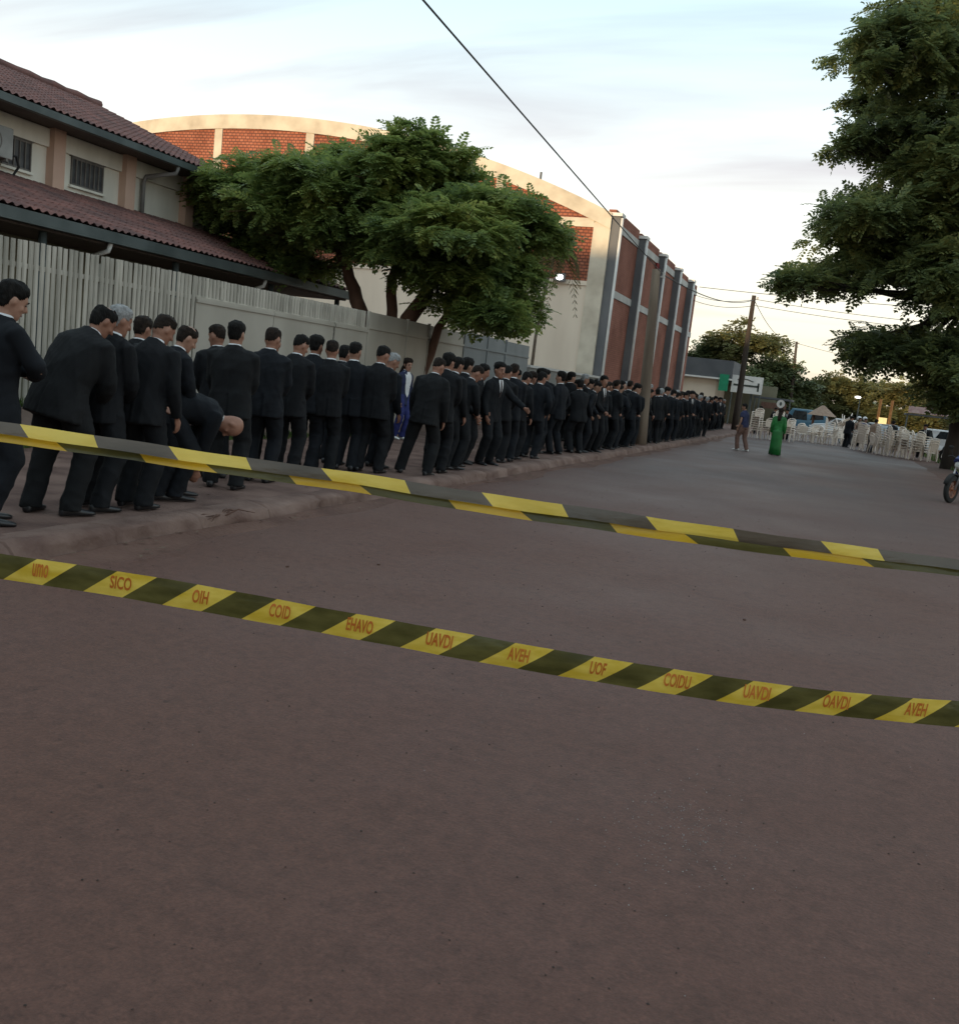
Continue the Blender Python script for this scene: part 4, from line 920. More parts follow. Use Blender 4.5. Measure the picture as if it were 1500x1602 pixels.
    if kind != 'bald':
        hm = MB(); nn, mm = 48, 26; rows = []
        for j in range(mm+1):
            z = -0.10+0.22*j/mm
            row = []
            for k in range(nn):
                th = 2*math.pi*k/nn; w, f_, bk = head_at(min(z, 0.117)); cy = (f_+bk)/2; ry = (f_-bk)/2
                fr_ = math.sin(th)       # 1 front, -1 back
                line0 = float(np.interp(fr_, [-1, -0.55, -0.1, 0.25, 0.6, 0.8, 1], [-0.075, -0.055, 0.012, 0.018, 0.052, 0.068, 0.072])) + (float(np.interp(fr_, [-1, -0.4, 0.1, 0.5], [0.040, 0.045, 0.022, 0.0])) if kind == 'fade' else 0)
                edge = max(0.0, min(1.0, (z-line0)/0.035))
                topf = max(0, min(1, (z-0.02)/0.07)); th_ = {'short': 0.004+0.010*topf, 'full': 0.007+0.016*topf, 'fade': 0.0015+0.013*topf**2, 'thin': 0.005+0.004*topf, 'long': 0.014+0.014*topf}[kind]
                th_ += 0.006*mnoise.noise(V((k*0.35, j*0.4, seed+3)))+0.003*mnoise.noise(V((k*1.2, j*1.1, seed+9)))
                th_ = max(th_*(0.25+0.75*edge), 0.0022+0.002*edge)
                row.append(V((( w+th_)*sup(math.cos(th), 0.92), cy+(ry+th_)*sup(math.sin(th), 0.92), z+(th_ if z > 0.06 else 0)*0.9)))
            rows.append(row)
        vs = [hpnt(*p) for row in rows for p in row]; fs = []
        for j in range(mm):
            zc = -0.10+0.22*(j+0.5)/mm
            for k in range(nn):
                fr_ = math.sin(2*math.pi*(k+0.5)/nn)
                line = float(np.interp(fr_, [-1, -0.55, -0.1, 0.25, 0.6, 0.8, 1], [-0.075, -0.055, 0.012, 0.018, 0.052, 0.068, 0.072]))
                if kind == 'fade': line += float(np.interp(fr_, [-1, -0.4, 0.1, 0.5], [0.040, 0.045, 0.022, 0.0]))
                line += 0.012*mnoise.noise(V((k*0.8, seed, 2.0)))
                if kind == 'long': line = float(np.interp(fr_, [-1, 0.1, 0.5, 1], [-0.12, -0.10, 0.045, 0.07]))
                if kind == 'thin' and zc > 0.082 and fr_ < 0.55: continue
                if zc > line: fs.append((j*nn+k, j*nn+(k+1) % nn, (j+1)*nn+(k+1) % nn, (j+1)*nn+k))
        if kind != 'thin': fs.append(tuple(mm*nn+k for k in range(nn)))
        ho = hm.add(vs, fs).build('hair', HAIR[hair[0]], root, smooth=True)
        md = ho.modifiers.new('t', 'SOLIDIFY'); md.thickness = 0.004; md.offset = -1
        if kind == 'long':
            lb = MB(); lb.tube([hpnt(0, -0.06, 0.02), hpnt(0, -0.095, -0.08), T(0.44)[0]-T(0.44)[2]*0.12, T(0.34)[0]-T(0.34)[2]*0.13], [0.06, 0.075, 0.075, 0.04], 12, flat=0.5, up=(1, 0, 0))
            lb.build('hair_length', HAIR[hair[0]], root, smooth=True)
    if face:
        for sd in (-1, 1):
            MB().ell(hpnt(sd*0.032, 0.080, 0.008), (0.013, 0.008, 0.006), rot=Hm).build('eye', M_eye, root, smooth=True)
            MB().tube([hpnt(sd*0.014, 0.093, 0.030), hpnt(sd*0.034, 0.092, 0.035), hpnt(sd*0.052, 0.082, 0.028)], [0.005, 0.006, 0.003], 6).build('eyebrow', HAIR['black'], root, smooth=True)
        MB().tube([hpnt(-0.024, 0.082, -0.064), hpnt(0, 0.093, -0.062), hpnt(0.024, 0.082, -0.064)], [0.004, 0.007, 0.004], 6).build('mouth', M_lip, root, smooth=True)
    # --- clothes
    jm = mats.get('jacket', SUIT[suit]); tm_ = mats.get('trousers', SUIT[suit])
    jr = [(-0.195, .208, .148), (-0.07, .204, .143), (0.03, .190, .132), (0.11, .180, .124), (0.22, .192, .128), (0.32, .212, .132), (0.40, .212, .126), (0.44, .192, .115), (0.475, .155, .10), (0.51, .115, .088), (0.535, .088, .078), (0.555, .076, .072)]
    if outfit == 'casual': jr[0] = (-0.08, .18, .125); jr[1] = (-0.03, .182, .125)
    if outfit == 'dress': jr = [(-0.02, .165, .12)] + [(s_, w*0.88, d*0.92) for s_, w, d in jr[2:]]
    def jscale(s_): return 1+(bw-1)*(1.0 if s_ < 0.3 else 0.75)
    b = MB(); b.rings([tring(s_, w*jscale(s_), d*jscale(s_)*(1+(bw-1)*0.5), -0.004+0.02*(bw-1)) for s_, w, d in jr])
    short = outfit == 'casual'
    for i, sd in enumerate((-1, 1)):
        mid1 = S[i].lerp(E_[i], 0.5); mid2 = E_[i].lerp(W[i], 0.5)
        _p, _r, _f, _u = T(0.475); inn = _p + _r*(sd*0.085*(0.6+0.4*bw))
        if short: b.tube([inn, S[i], mid1], [0.052, 0.072, 0.072], 16)
        else:
            fd = (W[i]-E_[i]).normalized()
            b.tube([inn, S[i].lerp(inn, 0.45)+_u*0.004, S[i]+_u*0.004, S[i].lerp(E_[i], 0.28), mid1, E_[i].lerp(S[i], 0.12), E_[i].lerp(W[i], 0.12), mid2, W[i]-fd*0.005], [x*(0.55+0.45*bw) for x in (0.052, 0.066, 0.076, 0.077, 0.072, 0.066, 0.064, 0.058, 0.047)], 16)
    jmesh = remesh(b, 'jacket', max(res*1.2, 0.013), jm, 3, 0.008, seed+1)
    if outfit == 'suit':
        pa, ra, fa_, ua = T(-0.15); pb_, _, fb_, ub = T(0.42)
        for v in jmesh.vertices:
            rel = v.co-pa; t_ = rel.dot(ua); lx = rel.dot(ra)
            if rel.dot(fa_) < -0.03*bw and -0.1 < t_ < 0.62:
                g_ = math.exp(-(lx/0.011)**2)
                v.co += fa_*g_*(0.013 if t_ < 0.20 else 0.0045)
                if t_ < 0.20: v.co -= fa_*0.008*math.exp(-((lx-0.024)/0.014)**2)
    link('dress_top' if outfit == 'dress' else ('shirt' if short else 'jacket'), jmesh, root)
    if outfit == 'dress':
        b = MB(); n = 28; rg = []
        for z, w, d in ((1.0, .15, .11), (0.86, .19, .145), (0.6, .195, .155), (0.3, .195, .16), (0.02, .205, .18)):
            rg.append([V((hip[0]+w*math.cos(2*math.pi*k/n)*(1+0.10*math.sin(6*k*2*math.pi/n)*(1-z)), hip[1]+d*math.sin(2*math.pi*k/n)*(1+0.05*math.cos(7*k*2*math.pi/n)*(1-z)), z)) for k in range(n)])
        b.rings(rg); b.build('skirt', jm, root, smooth=True)
    else:
        b = MB()
        b.rings([tring(s_, w*bw, d*bw, 0, 24) for s_, w, d in ((-0.12, .155, .115), (-0.05, .168, .122), (0.04, .168, .12), (0.10, .155, .11))])
        for i, sd in enumerate((-1, 1)):
            k1 = K[i]; a1 = An[i]
            b.tube([Hp[i]+V((0, 0, 0.05)), Hp[i].lerp(k1, 0.3), Hp[i].lerp(k1, 0.7), k1, k1.lerp(a1, 0.35), k1.lerp(a1, 0.75), a1-V((0, 0.004, 0.01)), a1-V((0, 0.004, 0.044))], [x*(0.6+0.4*bw) for x in (0.104, 0.108, 0.096, 0.088, 0.084, 0.079, 0.078, 0.081)], 18)
        link('trousers', remesh(b, 'trousers', max(res*1.3, 0.014), tm_, 3, 0.008, seed+2, (7, 7, 8)), root)
    for i in range(2):
        fx, fy, fa = feet[i]; rotf = Matrix.Rotation(-R(fa)*-1, 3, 'Z'); b = MB(); rg = []
        for y_, w, h in ((-0.085, .022, .045), (-0.075, .036, .075), (-0.03, .040, .085), (0.03, .041, .078), (0.08, .046, .055), (0.13, .047, .043), (0.17, .036, .034), (0.195, .014, .022)):
            n = 14
            rg.append([V((fx, fy-0.03, 0.0)) + rotf @ V((w*math.cos(2*math.pi*k/n), y_, max(0.002, h*0.5+h*0.5*sup(math.sin(2*math.pi*k/n), 0.7)))) for k in range(n)])
        b.rings(rg).build('shoe', mats.get('shoe', M_shoe), root, smooth=True)
    if outfit in ('suit', 'open'):
        b = MB(); n = 22; r1 = []; r2 = []; r3 = []
        for k in range(n):
            th = 2*math.pi*k/n; p, r_, f_, u_ = T(0.53); c_, s2 = math.cos(th), math.sin(th)
            base = p + r_*(0.073*c_) + f_*(0.068*s2-0.002)
            r1.append(base - u_*(0.01+0.02*max(0, s2))); tp = base - r_*(0.010*c_) - f_*(0.008*s2) + nd*(0.036-0.022*max(0, s2)**2); r2.append(tp); r3.append(tp - r_*0.006*c_ - f_*0.006*s2 - nd*0.012)
        b.rings([r1, r2, r3], cap=False).build('shirt_collar', M_shirt, root, smooth=True)
        # shirt front in the jacket opening, and a tie
        def fpt(s_, x):
            p, r_, f_, u_ = T(s_); jj = np.interp(s_, [q[0] for q in jr], [q[2] for q in jr])*jscale(s_)*(1+(bw-1)*0.5); ww = np.interp(s_, [q[0] for q in jr], [q[1] for q in jr])*jscale(s_)
            yy = jj*(max(0, 1-abs(x/ww)**2.44))**(1/2.44)
            return p + r_*x + f_*(yy+0.003)
        lo_ = 0.24 if outfit == 'suit' else -0.02
        sl_ = np.linspace(lo_, 0.535, 8); vs = []; wmax = 0.062 if outfit == 'suit' else 0.115
        for s_ in sl_:
            w = wmax*((s_-lo_)/(0.535-lo_))**(0.8 if outfit == 'suit' else 0.35) if s_ < 0.50 else wmax*0.8
            for q in (-1, -0.5, 0, 0.5, 1): vs.append(fpt(s_, q*w))
        fs = [(j*5+k, j*5+k+1, (j+1)*5+k+1, (j+1)*5+k) for j in range(7) for k in range(4)]
        MB().add(vs, fs).build('shirt_front', M_shirt, root, smooth=True)
        if tie and outfit == 'suit':
            vs = []; tl = np.linspace(0.25, 0.53, 7)
            for s_ in tl:
                w = 0.022 if s_ < 0.5 else 0.016
                for q in (-1, 0, 1):
                    p, r_, f_, u_ = T(s_); vs.append(fpt(s_, q*w)+f_*(0.006 if q == 0 else 0.002))
            MB().add(vs, [(j*3+k, j*3+k+1, (j+1)*3+k+1, (j+1)*3+k) for j in range(6) for k in range(2)]).build('tie', M_tie, root, smooth=True)
    root.scale = (H/1.75,)*3
    return root

def place(root, x, y, face, label, group, z=0.132, cat='person'):
    """face: 0 looks straight away from the viewer's side of the road, 90 looks to the photo's right"""
    az = math.atan2(x, y) + R(face)
    root.location = (x, y, z); root.rotation_euler = (0, 0, -az)
    tag(root, label, cat, group)
    return root
QG = 'men in dark suits queuing along the pavement'
D = 'down'
near = [
 # x, y, face, H, kwargs, label
 (-5.70, 5.29, 62, 1.78, dict(lean=-2, curve=14, head=(8, 22), arms=('fold', 'fold'), hair=('black', 'full'), suit=2, face=True, skin=1, feet=((-0.10, 0.06, 5), (0.10, -0.05, -25))), 'dark-haired man with folded arms at the left edge of the queue'),
 (-5.73, 5.94, 38, 1.80, dict(lean=16, curve=26, side=5, twist=8, head=(22, 34), arms=(D, 'clasp'), hair=('black', 'thin'), suit=1, skin=0, bulk=1.16, feet=((-0.17, -0.02, 12), (0.13, 0.05, -30))), 'heavy balding man in black suit leaning forward near the left edge'),
 (-5.74, 6.40, 48, 1.74, dict(lean=4, curve=14, head=(10, 18), arms=('clasp', 'clasp'), hair=('grey', 'short'), suit=0, skin=0, feet=((-0.16, 0.05, 5), (0.15, -0.06, -15))), 'grey-haired man standing just past the balding man'),
 (-5.61, 6.75, 36, 1.73, dict(lean=7, curve=18, head=(20, 30), arms=('clasp', D), hair=('brown', 'fade'), suit=0, skin=0, bulk=1.05), 'man with dark cropped hair left of the bent-over man, hand showing below his sleeve'),
 (-5.86, 7.31, 60, 1.68, dict(lean=8, curve=18, head=(5, 30), arms=('clasp', 'clasp'), hair=('brown', 'thin'), suit=2, skin=1), 'man with thin hair seen in profile behind the cropped-hair man'),
 (-5.74, 7.50, 74, 1.74, dict(lean=84, curve=34, hip=(0, -0.20, -0.06), head=(6, 112), arms=((-0.06, 0.14, 0.30), (0.08, 0.12, 0.26)), hair=('black', 'bald'), suit=2, skin=0, bulk=1.12, feet=((-0.13, 0.06, 6), (0.13, -0.05, -10))), 'bald man bent double towards his shoes'),
 (-5.96, 8.51, 12, 1.76, dict(lean=0, curve=8, head=(12, 8), arms=('clasp', 'clasp'), hair=('black', 'short'), suit=1, skin=1, bulk=1.10, feet=((-0.14, 0.03, 10), (0.14, -0.02, -12))), 'broad-backed man with black hair standing behind the bent-over man'),
 (-6.54, 9.08, -20, 1.72, dict(head=(-25, 12), hair=('brown', 'fade'), suit=0, skin=0, arms=('clasp', 'clasp')), 'man whose head shows behind the broad-backed man'),
 (-6.06, 9.31, 14, 1.76, dict(lean=2, curve=12, head=(15, 16), arms=('clasp', 'clasp'), hair=('brown', 'fade'), suit=2, skin=0, bulk=1.04), 'navy-suited man right of the broad-backed man'),
 (-6.19, 10.05, 24, 1.74, dict(lean=3, curve=14, head=(28, 22), arms=('down', 'clasp'), hair=('black', 'fade'), suit=0, skin=0), 'man with head turned right and a hand below his jacket cuff'),
 (-6.47, 10.96, 22, 1.76, dict(lean=2, curve=10, head=(10, 10), arms=('clasp', 'clasp'), hair=('black', 'full'), suit=2, skin=0), 'man with full black hair tucked behind the head-turned man'),
 (-6.24, 11.03, 4, 1.72, dict(lean=0, curve=10, head=(0, 14), arms=('clasp', 'clasp'), hair=('brown', 'fade'), suit=0, skin=0), 'man seen squarely from behind with hands in front'),
 (-6.23, 11.63, 8, 1.74, dict(lean=0, curve=8, head=(12, 8), arms=('clasp', 'clasp'), hair=('black', 'fade'), suit=2, skin=1), 'man with pale nape and black hair left of the tall short-haired man'),
 (-5.91, 11.74, 20, 1.74, dict(lean=2, curve=10, head=(25, 18), arms=('clasp', 'clasp'), hair=('black', 'fade'), suit=0, skin=0, bulk=1.05, feet=((-0.15, 0.0, 8), (0.14, 0.03, -12))), 'tall short-haired man with legs apart left of the woman in blue'),
 (-6.15, 12.43, 40, 1.68, dict(lean=4, curve=14, head=(20, 25), arms=('clasp', D), hair=('grey', 'fade'), suit=2, skin=0), 'grey-haired man half hidden left of the woman in blue'),
 (-5.39, 12.29, 20, 1.69, dict(lean=7, curve=14, side=4, head=(20, 28), arms=(D, D), hair=('brown', 'fade'), suit=1, skin=0, bulk=1.04, feet=((-0.30, 0.02, 25), (0.12, 0.02, -10))), 'man in charcoal suit with a wide stride right of the woman in blue'),
 (-5.44, 12.93, 16, 1.76, dict(lean=3, curve=12, head=(18, 16), arms=('clasp', 'clasp'), hair=('black', 'full'), suit=0, skin=0), 'man with full black hair right of the striding man'),
 (-5.65, 14.17, 30, 1.74, dict(lean=2, curve=12, head=(20, 14), hair=('black', 'full'), suit=0, skin=2, arms=('clasp', 'clasp')), 'man whose dark hair shows above the bowed heads'),
 (-5.48, 13.76, 58, 1.68, dict(lean=9, curve=20, head=(10, 36), arms=('clasp', 'clasp'), hair=('brown', 'fade'), suit=3, skin=0), 'man bowing his head with hands clasped left of the arm-stretching man'),
 (-5.73, 14.86, 88, 1.70, dict(lean=5, curve=14, head=(5, 22), arms=('clasp', D), hair=('black', 'short'), suit=0, skin=0), 'man in profile close behind the arm-stretching man'),
 (-5.48, 15.18, 128, 1.74, dict(lean=4, curve=8, head=(8, 8), arms=((-0.34, 0.44, 1.02), D), hair=('black', 'full'), suit=3, skin=0, face=True, tie=True), 'man turned towards the viewer stretching out one arm'),
 (-5.58, 16.44, 6, 1.76, dict(lean=0, curve=8, head=(5, 6), arms=('clasp', 'clasp'), hair=('brown', 'fade'), suit=2, skin=0), 'tall man seen from behind right of the arm-stretching man'),
 (-5.65, 17.08, 30, 1.68, dict(lean=6, curve=16, head=(20, 30), arms=('clasp', D), hair=('black', 'short'), suit=0, skin=0), 'man with lowered black head left of the man with legs apart'),
 (-5.80, 17.98, 40, 1.68, dict(lean=3, curve=12, head=(12, 20), arms=('clasp', D), hair=('brown', 'full'), suit=3, skin=0), 'brown-haired man close behind the lowered black head'),
 (-5.92, 19.27, 26, 1.77, dict(lean=-2, curve=8, head=(18, 6), arms=(D, 'pocket'), hair=('black', 'full'), suit=2, skin=1, feet=((-0.22, 0.02, 15), (0.12, 0.0, -10))), 'man with legs apart at the gap in the queue'),
 (-5.60, 19.69, -62, 1.76, dict(lean=0, curve=6, head=(-8, 2), arms=(D, 'pocket'), hair=('black', 'full'), suit=2, skin=1, face=True, feet=((-0.14, 0.04, 12), (0.14, -0.02, -16))), 'man facing back along the queue at the gap'),
]
near += [
 (-6.64, 7.83, 30, 1.70, dict(lean=3, curve=12, head=(10, 15), arms=('clasp', D), hair=('brown', 'short'), suit=0, skin=0), 'man deep in the row left of the broad-backed man'),
 (-6.6, 10.2, 15, 1.72, dict(lean=2, curve=12, head=(-10, 12), arms=('clasp', 'clasp'), hair=('black', 'fade'), suit=0, skin=0), 'man in the inner row between the navy-suited and the head-turned man'),
 (-6.65, 12.04, 20, 1.70, dict(lean=2, curve=12, head=(15, 18), arms=('clasp', 'clasp'), hair=('black', 'short'), suit=2, skin=0), 'man in the inner row right of the man seen squarely from behind'),
 (-5.59, 13.54, 35, 1.74, dict(lean=4, curve=14, head=(12, 20), arms=('clasp', D), hair=('black', 'short'), suit=0, skin=0), 'man in the inner row right of the full-haired man'),
 (-5.58, 15.96, 20, 1.72, dict(lean=3, curve=12, head=(0, 20), arms=('clasp', 'clasp'), hair=('black', 'fade'), suit=0, skin=0), 'man hidden close behind the outstretched arm'),
 (-5.53, 17.81, 25, 1.70, dict(lean=3, curve=12, head=(20, 20), arms=(D, 'pocket'), hair=('black', 'short'), suit=2, skin=0), 'man at the kerb side just before the gap in the queue'),
]
for k, (x, y, fc, H, kw, lb) in enumerate(near):
    p = make_person('person', H, seed=k*3, res=0.0115 if y < 13 else 0.015, **kw)
    place(p, x, y, fc, lb, QG)
# far part of the queue: a few builds, copied
arch_ = []
for k, kw in enumerate([dict(lean=2, curve=10, head=(15, 14), arms=('clasp', 'clasp'), hair=('black', 'short'), suit=0, skin=0),
                        dict(lean=4, curve=14, head=(25, 24), arms=('clasp', 'clasp'), hair=('black', 'full'), suit=2, skin=1, bulk=1.06),
                        dict(lean=0, curve=8, head=(-20, 6), arms=('clasp', 'clasp'), hair=('brown', 'fade'), suit=3, skin=0),
                        dict(lean=5, curve=16, head=(0, 26), arms=('clasp', 'pocket'), hair=('black', 'fade'), suit=2, skin=2),
                        dict(lean=-1, curve=6, head=(40, 8), arms=('fold', 'fold'), hair=('black', 'short'), suit=0, skin=1, bulk=1.1),
                        dict(lean=3, curve=10, head=(10, 12), arms=(D, D), hair=('grey', 'short'), suit=1, skin=0, feet=((-0.2, 0.03, 12), (0.12, 0, -8)))]):
    arch_.append(make_person('person', 1.74, seed=100+k*5, res=0.02, **kw))
spots = []
y = 20.9; k = 0
while y < 41.0:
    row = k % 3
    spots.append((-5.42-0.05*random.random()-(0.0 if y < 27 else 0.0) + (-0.45 if 27.1 < y < 28.2 else 0) + random.uniform(-.12, .12), y))
    if random.random() < 0.85: spots.append((-6.15+random.uniform(-.2, .2), y+random.uniform(-.2, .2)))
    if random.random() < 0.35: spots.append((-7.0+random.uniform(-.3, .3), y+random.uniform(-.2, .2)))
    y += random.uniform(0.50, 0.68); k += 1
y = 41.3
while y < 57.5:
    spots.append((-6.55+random.uniform(-.2, .2), y)); y += random.uniform(0.5, 0.75)
    if random.random() < 0.5: spots.append((-7.4+random.uniform(-.3, .3), y))
used = [False]*6
for q, (x, y) in enumerate(spots):
    i = random.randrange(6)
    o = arch_[i] if not used[i] else copy_tree(arch_[i]); used[i] = True
    if y < 27.3: lb = 'man in a dark suit in the packed queue just left of the wooden pole'
    elif y < 41.2: lb = 'man in a dark suit in the packed queue right of the wooden pole'
    else: lb = 'man in a dark suit at the far end of the queue past the hall'
    s_ = random.uniform(0.945, 1.045); w_ = random.uniform(0.93, 1.08); o.scale = (s_*w_, s_*w_, s_)
    place(o, x, y, random.choice((0, 10, 20, 30, 45, 60, 90, -30, 130)) + random.uniform(-8, 8), lb, QG)
for i in range(6):
    if not used[i]:
        for c in list(arch_[i].children): bpy.data.objects.remove(c)
        bpy.data.objects.remove(arch_[i])
# others
M_blue = pm('royal_blue_cloth', (0.012, 0.018, 0.10), (0.022, 0.03, 0.15), scale=7, rough=0.7)
M_dblue = pm('blue_jacket', (0.010, 0.014, 0.045), (0.016, 0.022, 0.07), scale=7, rough=0.75)
M_green = pm('green_dress', (0.004, 0.085, 0.014), (0.009, 0.14, 0.025), scale=5, rough=0.55)
M_khaki = pm('brown_trousers', (0.11, 0.06, 0.045), (0.15, 0.085, 0.065), scale=6, rough=0.85)
M_tan = pm('tan_shirt', (0.22, 0.15, 0.11), (0.28, 0.2, 0.15), scale=6, rough=0.85)
w = make_person('person', 1.66, lean=0, curve=8, head=(10, 12), arms=(D, D), hair=('brown', 'long'), skin=1, outfit='open', mats={'jacket': M_dblue, 'trousers': M_blue, 'shoe': M_white}, tie=False, face=True, bulk=0.9, twist=-6, feet=((-0.08, 0.05, 5), (0.08, -0.05, -5)), seed=300, res=0.014)
place(w, -8.38, 17.86, 132, 'woman in blue suit and white shirt beyond the queue by the fence', None)
w = make_person('person', 1.66, lean=0, curve=8, head=(0, 8), arms=(D, D), hair=('brown', 'long'), skin=2, outfit='dress', mats={'jacket': M_green}, bulk=0.95, seed=310, res=0.018)
place(w, -2.02, 35.4, 10, 'woman in a long green dress standing on the road', None, z=0.0)
w = make_person('person', 1.70, lean=3, curve=10, head=(-20, 10), arms=(D, 'clasp'), hair=('black', 'short'), skin=2, outfit='casual', mats={'jacket': M_dblue, 'trousers': M_khaki, 'shoe': M_white}, feet=((-0.07, 0.16, 5), (0.07, -0.16, -5)), seed=320, res=0.018)
place(w, -3.2, 35.6, -60, 'person in navy top and brown trousers walking on the road', None, z=0.0)
w = make_person('person', 1.72, lean=8, curve=14, head=(-10, 25), arms=('clasp', D), hair=('black', 'short'), skin=2, outfit='casual', mats={'jacket': M_tan, 'trousers': SUIT[0]}, seed=330, res=0.02)
place(w, 1.55, 52.0, 30, 'person in tan shirt and black trousers among the white chairs', None, z=0.0)
for (x, y, fc, lb) in ((-4.7, 60.5, 20, 'person in dark clothes by the shop front, nearest the white sign'), (-4.0, 62.0, 100, 'person in dark clothes standing in the shop shade'), (2.6, 55.0, -20, 'person in black standing behind the stacked chairs'), (3.9, 52.5, 160, 'person in dark clothes under the big tree by the last chair stacks'), (0.4, 55.5, 40, 'person in dark clothes between the middle chairs and the motorcycles'), (-2.75, 55.2, 200, 'person in dark clothes behind the chair stacks left of the woman in green')):
    o = copy_tree(arch_[1] if used[1] else arch_[0]); place(o, x, y, fc, lb, None, z=0.0)

# ------------------------------------------------------------------ white plastic chairs at the far end
M_chair = pm('white_plastic', (0.76, 0.68, 0.60), (0.84, 0.76, 0.68), scale=3, rough=0.45)
def make_chair():
    r_ = empty('plastic_chair')
    b = MB(); b.prism([(-0.21, 0.42), (0.21, 0.445), (0.22, 0.42), (0.20, 0.405), (-0.2, 0.39)], 'x', -0.22, 0.22); b.build('seat', M_chair, r_)
    b = MB()
    for i in range(7):   # upright slats of the back, gently curved
        x = -0.18+0.06*i; c = 0.03*(x/0.18)**2
        b.prism([(-0.22+c, 0.44), (-0.205+c, 0.44), (-0.285+c, 0.80), (-0.30+c, 0.80)], 'x', x-0.021, x+0.021)
    b.tube([(-0.22, -0.20, 0.62), (-0.215, -0.25, 0.78), (-0.12, -0.29, 0.85), (0, -0.305, 0.865), (0.12, -0.29, 0.85), (0.215, -0.25, 0.78), (0.22, -0.20, 0.62)], 0.026, 8)
    b.build('backrest', M_chair, r_)
    for sd in (-1, 1):
        MB().tube([(sd*0.225, -0.22, 0.66), (sd*0.25, -0.02, 0.655), (sd*0.25, 0.17, 0.645), (sd*0.235, 0.21, 0.60), (sd*0.22, 0.2, 0.43)], 0.022, 6).build('armrest', M_chair, r_, smooth=True)
        MB().tube([(sd*0.205, 0.19, 0.43), (sd*0.24, 0.235, 0.0)], [0.032, 0.022], 6).build('leg', M_chair, r_)
        MB().tube([(sd*0.205, -0.19, 0.43), (sd*0.235, -0.27, 0.0)], [0.032, 0.022], 6).build('leg', M_chair, r_)
    return r_
chair0 = make_chair(); first = [True]
def put_chair(x, y, z, rz, label, tilt=(0, 0)):
    o = chair0 if first[0] else copy_tree(chair0); first[0] = False
    o.location = (x, y, z); o.rotation_euler = (tilt[0], tilt[1], rz)
    tag(o, label, 'chair', 'white plastic chairs set out on the road')
def stack(x, y, n, rz, label):
    for k in range(n): put_chair(x+0.0*k, y-0.028*k*math.cos(rz), 0.004+0.115*k, rz+random.uniform(-.03, .03), label)
cr_ = random.Random(4)
LBL = 'white plastic chair in the stacks left of the woman in green'
for x, y, n in ((-4.1, 52.0, 7), (-3.55, 52.4, 3), (-3.05, 52.2, 7), (-2.5, 52.8, 4)): stack(x, y, n, cr_.uniform(2.6, 3.6), LBL)
LBL = 'white plastic chair in the rows across the middle of the road'
for x, y, n in ((-1.95, 56.5, 1), (-1.4, 57.0, 2), (-0.95, 57.4, 2), (-1.7, 58.4, 2), (-0.5, 57.6, 6), (-0.05, 58.2, 3), (0.1, 57.0, 1), (-1.1, 56.0, 1), (-0.4, 56.2, 2), (-2.2, 57.4, 2)): stack(x, y, n, cr_.uniform(0, 6.28), LBL)
LBL = 'white plastic chair in the stacks on the right side of the road'
for x, y, n in ((0.95, 54.0, 4), (1.15, 52.6, 6), (1.75, 51.0, 2), (1.95, 50.2, 6), (2.45, 49.6, 6), (2.2, 51.2, 4), (2.75, 49.9, 4), (3.05, 49.0, 5), (3.45, 48.8, 5), (3.0, 50.6, 6), (3.75, 49.6, 5), (4.0, 48.6, 3), (1.5, 53.5, 5)): stack(x, y, n, cr_.uniform(0, 6.28), LBL)
put_chair(0.05, 60.3, 1.55, 0.6, 'white plastic chair carried upside down on top of the cart', (2.5, 0.3))
put_chair(0.45, 60.5, 1.6, -0.4, 'white plastic chair lying tilted beside the upturned one on the cart', (2.2, -0.4))

# ------------------------------------------------------------------ vehicles
M_tyre = pm('tyre_rubber', (0.012, 0.012, 0.012), (0.022, 0.021, 0.02), scale=10, rough=0.85)
M_rim = pm('rim_alloy', (0.35, 0.35, 0.36), rough=0.35, metal=0.8)
M_lamp = pm('lamp_glass', (0.55, 0.55, 0.52), rough=0.15, spec=0.7)
M_cglass = pm('car_glass', (0.015, 0.018, 0.02), (0.03, 0.034, 0.038), rough=0.08, spec=0.7)
def wheel(parent, c, r_, w, axis='x', spokes=5, rim=None):
    ax = V((1, 0, 0)) if axis == 'x' else V((0, 1, 0)); wv = V((0, 1, 0)) if axis == 'x' else V((1, 0, 0))
    n = 28; rg = []
    for o_, rr in ((-w/2, r_*0.66), (-w/2, r_*0.92), (-w*0.3, r_), (w*0.3, r_), (w/2, r_*0.92), (w/2, r_*0.66)):
        rg.append([V(c)+ax*o_+(wv*math.cos(2*math.pi*k/n)+zz*math.sin(2*math.pi*k/n))*rr for k in range(n)])
    rg.append(rg[0])
    wo_ = MB().rings(rg, cap=False).build('wheel', M_tyre, parent, smooth=True)
    b = MB(); rg = []
    for o_, rr in ((-w*0.4, r_*0.64), (-w*0.4, r_*0.67), (w*0.4, r_*0.67), (w*0.4, r_*0.64)):
        rg.append([V(c)+ax*o_+(wv*math.cos(2*math.pi*k/n)+zz*math.sin(2*math.pi*k/n))*rr for k in range(n)])
    rg.append(rg[0]); b.rings(rg, cap=False)
    b.tube([V(c)-ax*w*0.45, V(c)+ax*w*0.45], r_*0.14, 10)
    for k in range(spokes):
        a = 2*math.pi*k/spokes; b.tube([V(c), V(c)+(wv*math.cos(a)+zz*math.sin(a))*r_*0.66], r_*(0.07 if spokes < 8 else 0.022), 6)
    b.build('rim', rim or M_rim, wo_, smooth=True)
